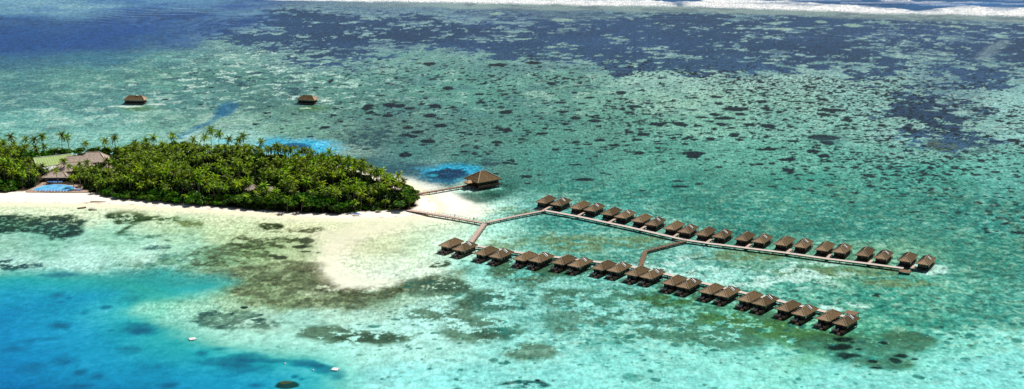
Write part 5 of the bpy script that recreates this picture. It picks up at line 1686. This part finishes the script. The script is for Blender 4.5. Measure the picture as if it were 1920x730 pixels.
def inside(x, y, poly):
    r = False
    n = len(poly)
    for i in range(n):
        x0, y0, x1, y1 = poly[i][0], poly[i][1], poly[(i + 1) % n][0], poly[(i + 1) % n][1]
        if (y0 > y) != (y1 > y) and x < (x1 - x0) * (y - y0) / (y1 - y0) + x0: r = not r
    return r
def pix(x, y): 
    a, b = uv_of(np.float64(x), np.float64(y)); return float(a), float(b)

# clearings: pool terrace, buildings (with some room in front so that they show)
CLEAR = [P((50, 364), (54, 356), (72, 346), (76, 322), (60, 318), (120, 312), (150, 330), (138, 342), (160, 355), (165, 366)),
         P((70, 336), (52, 322), (80, 306), (205, 306), (218, 328), (215, 336), (190, 337), (160, 331), (120, 336))]
HUTS = [(at(473, 357, 4.6), 6.5), (at(508, 361, 4.4), 6.0), (at(588, 330, 5.6), 5.5)]
def blocked(x, y):
    if any(inside(x, y, c) for c in CLEAR): return True
    for c, r in HUTS:
        if abs(x - c.x) < r * .6 and -r * .7 < y - c.y < r: return True
    return False

# scatter over the grove
rng = random.Random(11)
pts = []
cell = {}
def far_enough(x, y, d):
    gx, gy = int(x // 5), int(y // 5)
    for a in (-1, 0, 1):
        for b in (-1, 0, 1):
            for (px, py, pd) in cell.get((gx + a, gy + b), ()):
                if (px - x) ** 2 + (py - y) ** 2 < (min(d, pd)) ** 2: return False
    return True
def put(x, y, d): cell.setdefault((int(x // 5), int(y // 5)), []).append((x, y, d))
gx0, gx1 = min(p.x for p in GROVE), max(p.x for p in GROVE); gy0, gy1 = min(p.y for p in GROVE), max(p.y for p in GROVE)
sd_g = lambda x, y: float(poly_sd(np.array([x]), np.array([y]), GROVE)[0])

# skyline palms: crown centres read off the photo, standing on the back shore
SKY = [(8, 266, 12), (19, 255, 14), (45, 262, 12), (66, 260, 12.5), (80, 254.5, 14), (114, 252, 14.5), (129, 257, 13.5), (165, 268, 11), (194, 263, 12.5), (215, 258.5, 13.5), (248, 268, 11.5), (277, 262.5, 12.5), (289, 258.5, 13.5), (319, 255, 13),
       (359, 261, 12), (379, 257, 13), (394.5, 245, 15.5), (409, 251.5, 14.5), (426, 260, 13), (445, 262, 12.5), (458.5, 255, 14.5), (490, 266, 12.5), (519, 273, 12), (546, 280, 11.5), (574, 282, 12), (604, 291.5, 10), (618, 285, 12.5), (637, 297, 11.5), (656, 302.5, 12), (692, 312, 10.5), (712, 320, 9.5),
       (745, 328, 10), (752, 338, 8.5), (738, 337, 8)]
for j, (u, v, H) in enumerate(SKY):
    # find the ground point whose palm of height H has its crown at (u, v)
    p = at(u, v, H + .9)
    if u > 735: lab, grp = 'coconut palm at the right tip of the grove, against the pale spit', 'coconut palms at the tip of the grove'
    else: lab, grp = 'coconut palm rising above the canopy along the skyline of the island', 'skyline coconut palms'
    if 390 < u < 396: lab, grp = 'tallest lone coconut palm on the skyline, thin trunk bare against pale water', 'tallest skyline palm'
    if 617 < u < 620: lab, grp = 'small lone coconut palm standing before the bright cyan hole', 'lone skyline palm'
    add_palm(p.x, p.y, H, rng.uniform(0, 6.28), lab, grp)
    put(p.x, p.y, 3.2)

# palms in the resort clearing
for u, v, H, lab in ((119, 301, 9.5, 'coconut palm in front of the right end of the green roof'), (165, 303.5, 9.0, 'coconut palm in front of the tall thatched hall'),
                (91, 319, 6.5, 'short coconut palm left of the white roofed annex'), (107, 319.5, 8.0, 'coconut palm over the left part of the dining hall'), (197, 300, 11, 'dark coconut palm at the right edge of the tall hall'),
                (76, 312, 8, 'coconut palm overlapping the lower edge of the green roof'), (178, 317, 8.5, 'coconut palm in front of the right part of the dining hall'), (150, 329, 8.0, 'coconut palm at the right corner of the pool bar'),
                (137, 332, 6.5, 'short coconut palm beside the pool bar'), (214, 303, 10, 'coconut palm behind the spa building'), (65, 326, 8, 'coconut palm left of the pool bar'),
                (128, 311, 7.5, 'coconut palm where the green roof meets the dining hall'), (148, 309, 7.5, 'coconut palm in front of the pale lounge roof'), (188, 311, 8, 'coconut palm between the tall hall and the spa building'), (158, 320, 7, 'coconut palm low in front of the dining hall thatch')):
    p = at(u, v, H + .9)
    add_palm(p.x, p.y, H, rng.uniform(0, 6.28), lab, 'coconut palms of the resort clearing'); put(p.x, p.y, 3)

# shrubs and low trees along the beach front
n_b = 0
edge_px = [(0, 362, 1.0), (12, 363, 1.2), (24, 362, .9), (-14, 362, 1.1), (196, 369, .9), (205, 372, 1.1), (222, 376, .9), (238, 378, .8), (262, 379, .9), (282, 380, 1.15), (299, 381, 1.0), (318, 383, 1.0), (335, 385, .9), (360, 387, 1.15), (377, 388, .9), (405, 389, .9), (425, 390, 1.0)]
for u, v, s in edge_px + [(u_ + 9, v_ - 4, s_ * 1.35) for u_, v_, s_ in edge_px] + [(u_ - 6, v_ - 1, s_ * .8) for u_, v_, s_ in edge_px if u_ > 190]:
    s *= 1.25
    p = at(u, v); add_bush(p.x, p.y, s, s * rng.uniform(.8, 1.1), rng.uniform(0, 6.28), 'low green beach shrub at the sand edge of the grove', 'beach shrubs along the sand'); put(p.x, p.y, 2.6)
front = [(445, 391, 1.0), (456, 388, 1.2), (468, 394, .9), (480, 392, 1.15), (492, 395, .95), (503, 391, 1.2), (515, 397, .9), (527, 395, 1.1), (540, 396, 1.0), (552, 399, .85), (566, 395, 1.25), (580, 401, .9), (592, 398, 1.15), (605, 402, .9), (616, 399, 1.1), (628, 404, .75), (640, 403, .85), (655, 399, .9), (560, 388, 1.1), (530, 387, 1.1), (600, 389, 1.2), (578, 390, 1.0)]
for u, v, s in front:
    p = at(u, v); add_broad(p.x, p.y + 1.0, s * 1.15, s * rng.uniform(.72, .98), rng.uniform(0, 6.28), 'dense dark green broadleaf tree in the hedge-like belt behind the beach', 'broadleaf trees along the beach'); put(p.x, p.y, 3.4)
p = at(750, 398.5); add_broad(p.x, p.y, 1.12, .82, 1.0, 'isolated round green tree casting its shadow on the beach near the jetty', 'lone beach tree'); put(p.x, p.y, 4)
for u, v, s in ((768, 394, 1.1), (776, 388, 1.0), (774, 380, 1.05), (764, 373, 1.1), (762, 385, 1.15), (752, 366, 1.0), (741, 360, 1.0)):
    p = at(u, v); add_broad(p.x, p.y, s, s * rng.uniform(.85, 1.0), rng.uniform(0, 6.28), 'rounded broadleaf tree at the right tip of the grove', 'broadleaf trees at the tip of the grove'); put(p.x, p.y, 3.4)
for u, v, s in ((730, 400, .6), (711, 401, .75), (700, 400, .6), (668, 403, .6), (688, 398, .7)):
    p = at(u, v); add_bush(p.x, p.y, s, s, rng.uniform(0, 6.28), 'small shrub on the sand beside the lone round tree', 'shrubs beside the lone round tree'); put(p.x, p.y, 2)
# bright crown
p = at(627, 326, 9.5); add_broad(p.x, p.y, 1.15, 1.5, .4, 'bright lime green broadleaf crown standing out among dark palms', 'bright tree in the palms', bright_crown); put(p.x, p.y, 4)
p = at(216, 305, 8); add_broad(p.x, p.y, .9, 1.2, 1.4, 'yellow green broadleaf tree right of the tall hall', 'bright tree by the hall', bright_crown); put(p.x, p.y, 4)
# darker broadleaf stands in the back left of the grove
for u, v, s, h in ((350, 284, 1.4, 1.45), (330, 286, 1.3, 1.5), (368, 292, 1.2, 1.3), (342, 302, 1.5, 1.4), (316, 296, 1.2, 1.3), (352, 315, 1.5, 1.35), (330, 318, 1.2, 1.2), (306, 285, 1.1, 1.25), (60, 300, 1.5, 1.2), (40, 296, 1.4, 1.3), (20, 300, 1.5, 1.4),
                 (100, 293, 1.2, 1.1), (125, 291, 1.2, 1.1), (150, 290, 1.2, 1.1), (175, 291, 1.2, 1.15), (200, 292, 1.2, 1.15), (225, 292, 1.2, 1.2), (250, 292, 1.2, 1.15), (275, 292, 1.2, 1.2), (88, 296, 1.2, 1.1), (42, 312, 1.4, 1.3), (30, 322, 1.5, 1.2), (5, 312, 1.4, 1.4), (240, 300, 1.3, 1.2), (265, 302, 1.2, 1.2), (-20, 300, 1.4, 1.3), (300, 300, 1.2, 1.2), (480, 308, 1.2, 1.3), (430, 330, 1.2, 1.3), (700, 372, 1.1, 1.1), (660, 366, 1.1, 1.2), (600, 360, 1.1, 1.2), (520, 345, 1.2, 1.3), (400, 350, 1.2, 1.3)):
    p = at(u, v + 12); add_broad(p.x, p.y, s, h, rng.uniform(0, 6.28), 'dark rounded broadleaf tree standing among the palms of the grove', 'broadleaf trees within the grove'); put(p.x, p.y, 4)

cand = []
tries = 0
while tries < 16000:
    tries += 1
    x, y = rng.uniform(gx0, gx1), rng.uniform(gy0, gy1)
    if not inside(x, y, GROVE): continue
    if blocked(x, y) or not far_enough(x, y, 3.5): continue
    s_ = sd_g(x, y)
    if s_ < 1.5: continue
    put(x, y, 3.5)
    u, v = pix(x, y)
    hcap = min(11.8, 5.2 + s_ * .5)
    if v < 312: hcap = min(hcap, 9.0)
    nz = float(fbm(np.array([x]), np.array([y]), 22, 801, 3)[0])
    if nz < .41 and rng.random() < .8: continue
    H = max(4.2, hcap * (.42 + 1.0 * nz) * rng.uniform(.78, 1.2))
    if 128 < u < 228 and 322 < v < 366: H = min(H, 6.6 if v > 336 else 5.0)
    if 30 < u < 80 and 322 < v < 350: H = min(H, 6.5)
    cand.append((y, x, H))
cand.sort()
inview = [c for c in cand if -20 < pix(c[1], c[0])[0] < 1940]
solo = inview[:262]
soloset = set(id(c) for c in solo)
mass = [c for c in cand if id(c) not in soloset]
for y, x, H in solo:
    add_palm(x, y, H, rng.uniform(0, 6.28), 'coconut palm in the dense front of the grove facing the beach', 'coconut palms in the front of the grove')
# the rest of the grove as one mass
low = [crown_geo(900 + i, 18, 3.6, 5) for i in range(5)]
VV, FF, MI = [], [], []
nv = 0
tb = []
for y, x, H in mass:
    V, F = low[rng.randrange(5)]
    a = rng.uniform(0, 6.28); s = rng.uniform(.85, 1.15)
    c, sn = math.cos(a), math.sin(a)
    W_ = np.stack([(V[:, 0] * c - V[:, 1] * sn) * s + x, (V[:, 0] * sn + V[:, 1] * c) * s + y, V[:, 2] * s + H + .9], -1)
    VV.append(W_); FF.append(F + nv); nv += len(W_)
    MI.append(np.zeros(len(F), int))
    # trunk: four-sided
    tv = np.array([(x + dx, y + dy, z) for z in (0.2, H + .8) for dx, dy in ((-.16, -.16), (.16, -.16), (.16, .16), (-.16, .16))])
    tf = np.array([(0, 1, 5, 4), (1, 2, 6, 5), (2, 3, 7, 6), (3, 0, 4, 7)])
    VV.append(tv); FF.append(tf + nv); nv += 8; MI.append(np.ones(4, int))
me = mesh_np('palm_grove', np.concatenate(VV), np.concatenate(FF), [M['frond_mass'], M['trunk']], mat_idx=np.concatenate(MI))
o = link_mesh('palm_grove', me)
tag(o, 'the rest of the dense coconut palm grove covering the island', 'palm grove', None, 'stuff')

# undergrowth carpet that closes the gaps between the trunks
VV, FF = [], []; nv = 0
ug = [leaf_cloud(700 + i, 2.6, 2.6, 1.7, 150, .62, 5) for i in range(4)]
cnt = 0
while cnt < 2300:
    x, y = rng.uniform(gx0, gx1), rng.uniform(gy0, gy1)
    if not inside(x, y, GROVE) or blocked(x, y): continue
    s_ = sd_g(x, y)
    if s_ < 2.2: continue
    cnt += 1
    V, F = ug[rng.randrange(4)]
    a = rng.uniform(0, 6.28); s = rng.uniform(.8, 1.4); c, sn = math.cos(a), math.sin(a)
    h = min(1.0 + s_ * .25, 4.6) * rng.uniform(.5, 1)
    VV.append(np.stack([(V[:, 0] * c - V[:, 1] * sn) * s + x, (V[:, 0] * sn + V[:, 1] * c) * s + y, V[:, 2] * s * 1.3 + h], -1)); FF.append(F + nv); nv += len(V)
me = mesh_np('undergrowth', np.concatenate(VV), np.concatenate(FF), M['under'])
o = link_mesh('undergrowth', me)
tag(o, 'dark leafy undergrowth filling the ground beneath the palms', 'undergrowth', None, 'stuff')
